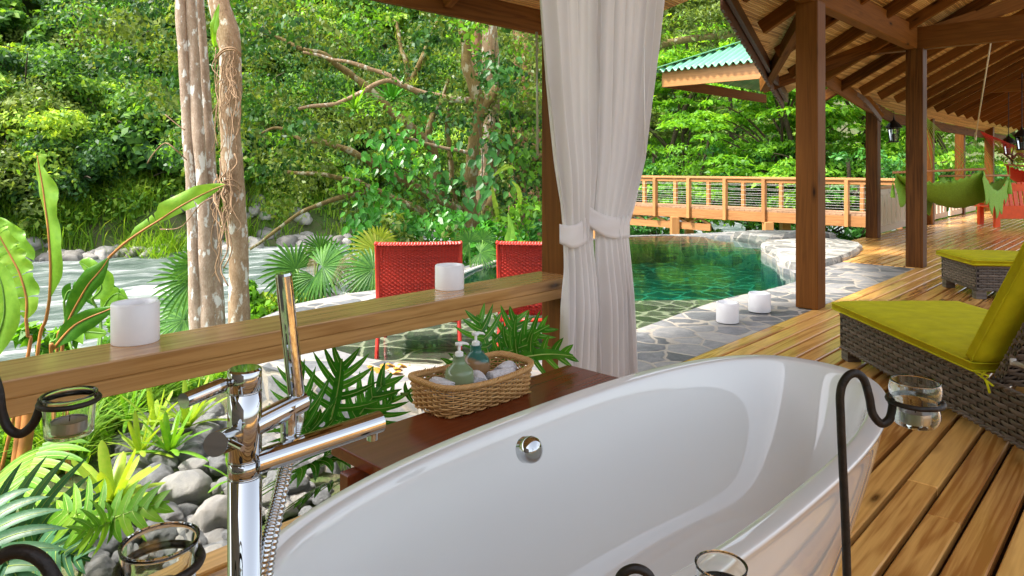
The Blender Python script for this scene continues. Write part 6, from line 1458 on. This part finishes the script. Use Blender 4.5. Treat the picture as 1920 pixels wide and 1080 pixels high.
def fg():
    while True:
        px = rd.uniform(-700, 520); py = rd.uniform(705, 900); 
        if px > 330+(720-py)*.8 and py > 720: continue
        if py > 820 and px > 160: continue
        p = Gp(px, py, -.42); return (p.x, p.y, ground_z(p.x, p.y))
blades(15000, fg, .34, .014, M['lf_grass'], 'garden_grass', .9)
parts = []
for _ in range(340):
    x, y, z = fg(); parts.append(clump((x, y, z+.08), rd.uniform(.08, .22), 40, rd.choice((.05, .08, .1)), .5, .8))
V, Q = merge(parts); o = meshobj('ground_cover', fastmesh('ground_cover', V, Q, M['lf_bright'])); o['kind'] = 'stuff'
def fs():
    while True:
        p = RS(rd.uniform(9, 19), rd.uniform(-20, 14), 0)
        if p.y > 5: return (p.x, p.y, ground_z(p.x, p.y))
parts = []
for _ in range(900):
    x, y, z = fs()
    if math.hypot((x-1.2)/4.4, (y-9)/6.2) < 1: continue
    if -x/y > .38 and y > 6: continue
    parts.append(clump((x, y, z+.08), rd.uniform(.1, .35), 36, .1, .5, .7))
V, Q = merge(parts); o = meshobj('bank_ground_cover', fastmesh('bank_ground_cover', V, Q, M['lf_bright'])); o['kind'] = 'stuff'
# red ginger stalk bases at the left
t = T('ginger_stalks', 'orange and green banded stalks under the left end of the rail', 'plant', Gp(45, 890, -.35))
for (a, b2, w) in (((58, 740), (38, 890), .030), ((40, 760), (28, 880), .022), ((122, 830), (128, 900), .012)):
    mb = MB(); mb.tube(curve([Wp(*b2, 3.3), Wp((a[0]+b2[0])/2+2, (a[1]+b2[1])/2, 3.32), Wp(*a, 3.35), Wp(a[0]+6, a[1]-60, 3.4)], 10), w, 10); mb.build('stalk', M['stemred'], t, smooth=True)
# fallen leaves on the flagstones and under the shallow water's edge
for i, (px, py) in enumerate(((722, 688), (735, 683), (747, 690), (712, 694), (741, 697), (700, 690), (757, 684))):
    c = Gp(px, py, .004); mb = MB(); a = rd.uniform(0, 6.28); d = Vector((math.cos(a), math.sin(a), .1)); s = Vector((-d.y, d.x, .05)); mb.strap([c+d*.05*u_+Vector((0, 0, .012*math.sin(3*u_))) for u_ in (-1, -.5, 0, .5, 1)], [.002, .05, .06, .045, .002], s, .3)
    tag(mb.build('fallen_leaf', M['lf_fall'], loc=c), 'dry orange-brown fallen leaf at the pool edge behind the basket', 'leaf', 'fallen leaves at the pool edge')
# taproot of the pool rim: white rope at the far pool edge
mb = MB(); mb.tube(curve([Wp(868, 512, 8.2), Wp(905, 498, 8.9), Wp(950, 484, 9.5), Wp(1010, 470, 10)], 12), .018, 8); tag(mb.build('bamboo_pole', M['rope'], loc=Wp(905, 498, 8.9), smooth=True), 'pale pole lying along the far pool edge between the red chairs', 'pole')

# added for bounce and reflections: unseen house behind the bath
w2 = T('unseen_wall', 'low unseen timber wall added to darken reflections in the chrome', 'wall', UV(-2.38, 4.3)); mb = MB()
for i in range(9): mb.beam(UV(-2.38, 4.3, .065+i*.13), UV(10, 4.3, .065+i*.13), .03, .128)
mb.build('cladding', M['planking'], w2)
hw = T('unseen_wall', 'added unseen house behind the bathtub', 'wall', UV(-2.4, .5))  # out of view, added for its bounce and its reflection in the tap
mb = MB()
for i in range(22): mb.beam(UV(-2.4, -2.2, .065+i*.13), UV(-2.4, 3.6, .065+i*.13), .03, .128)
mb.build('cladding', M['planking'], hw)
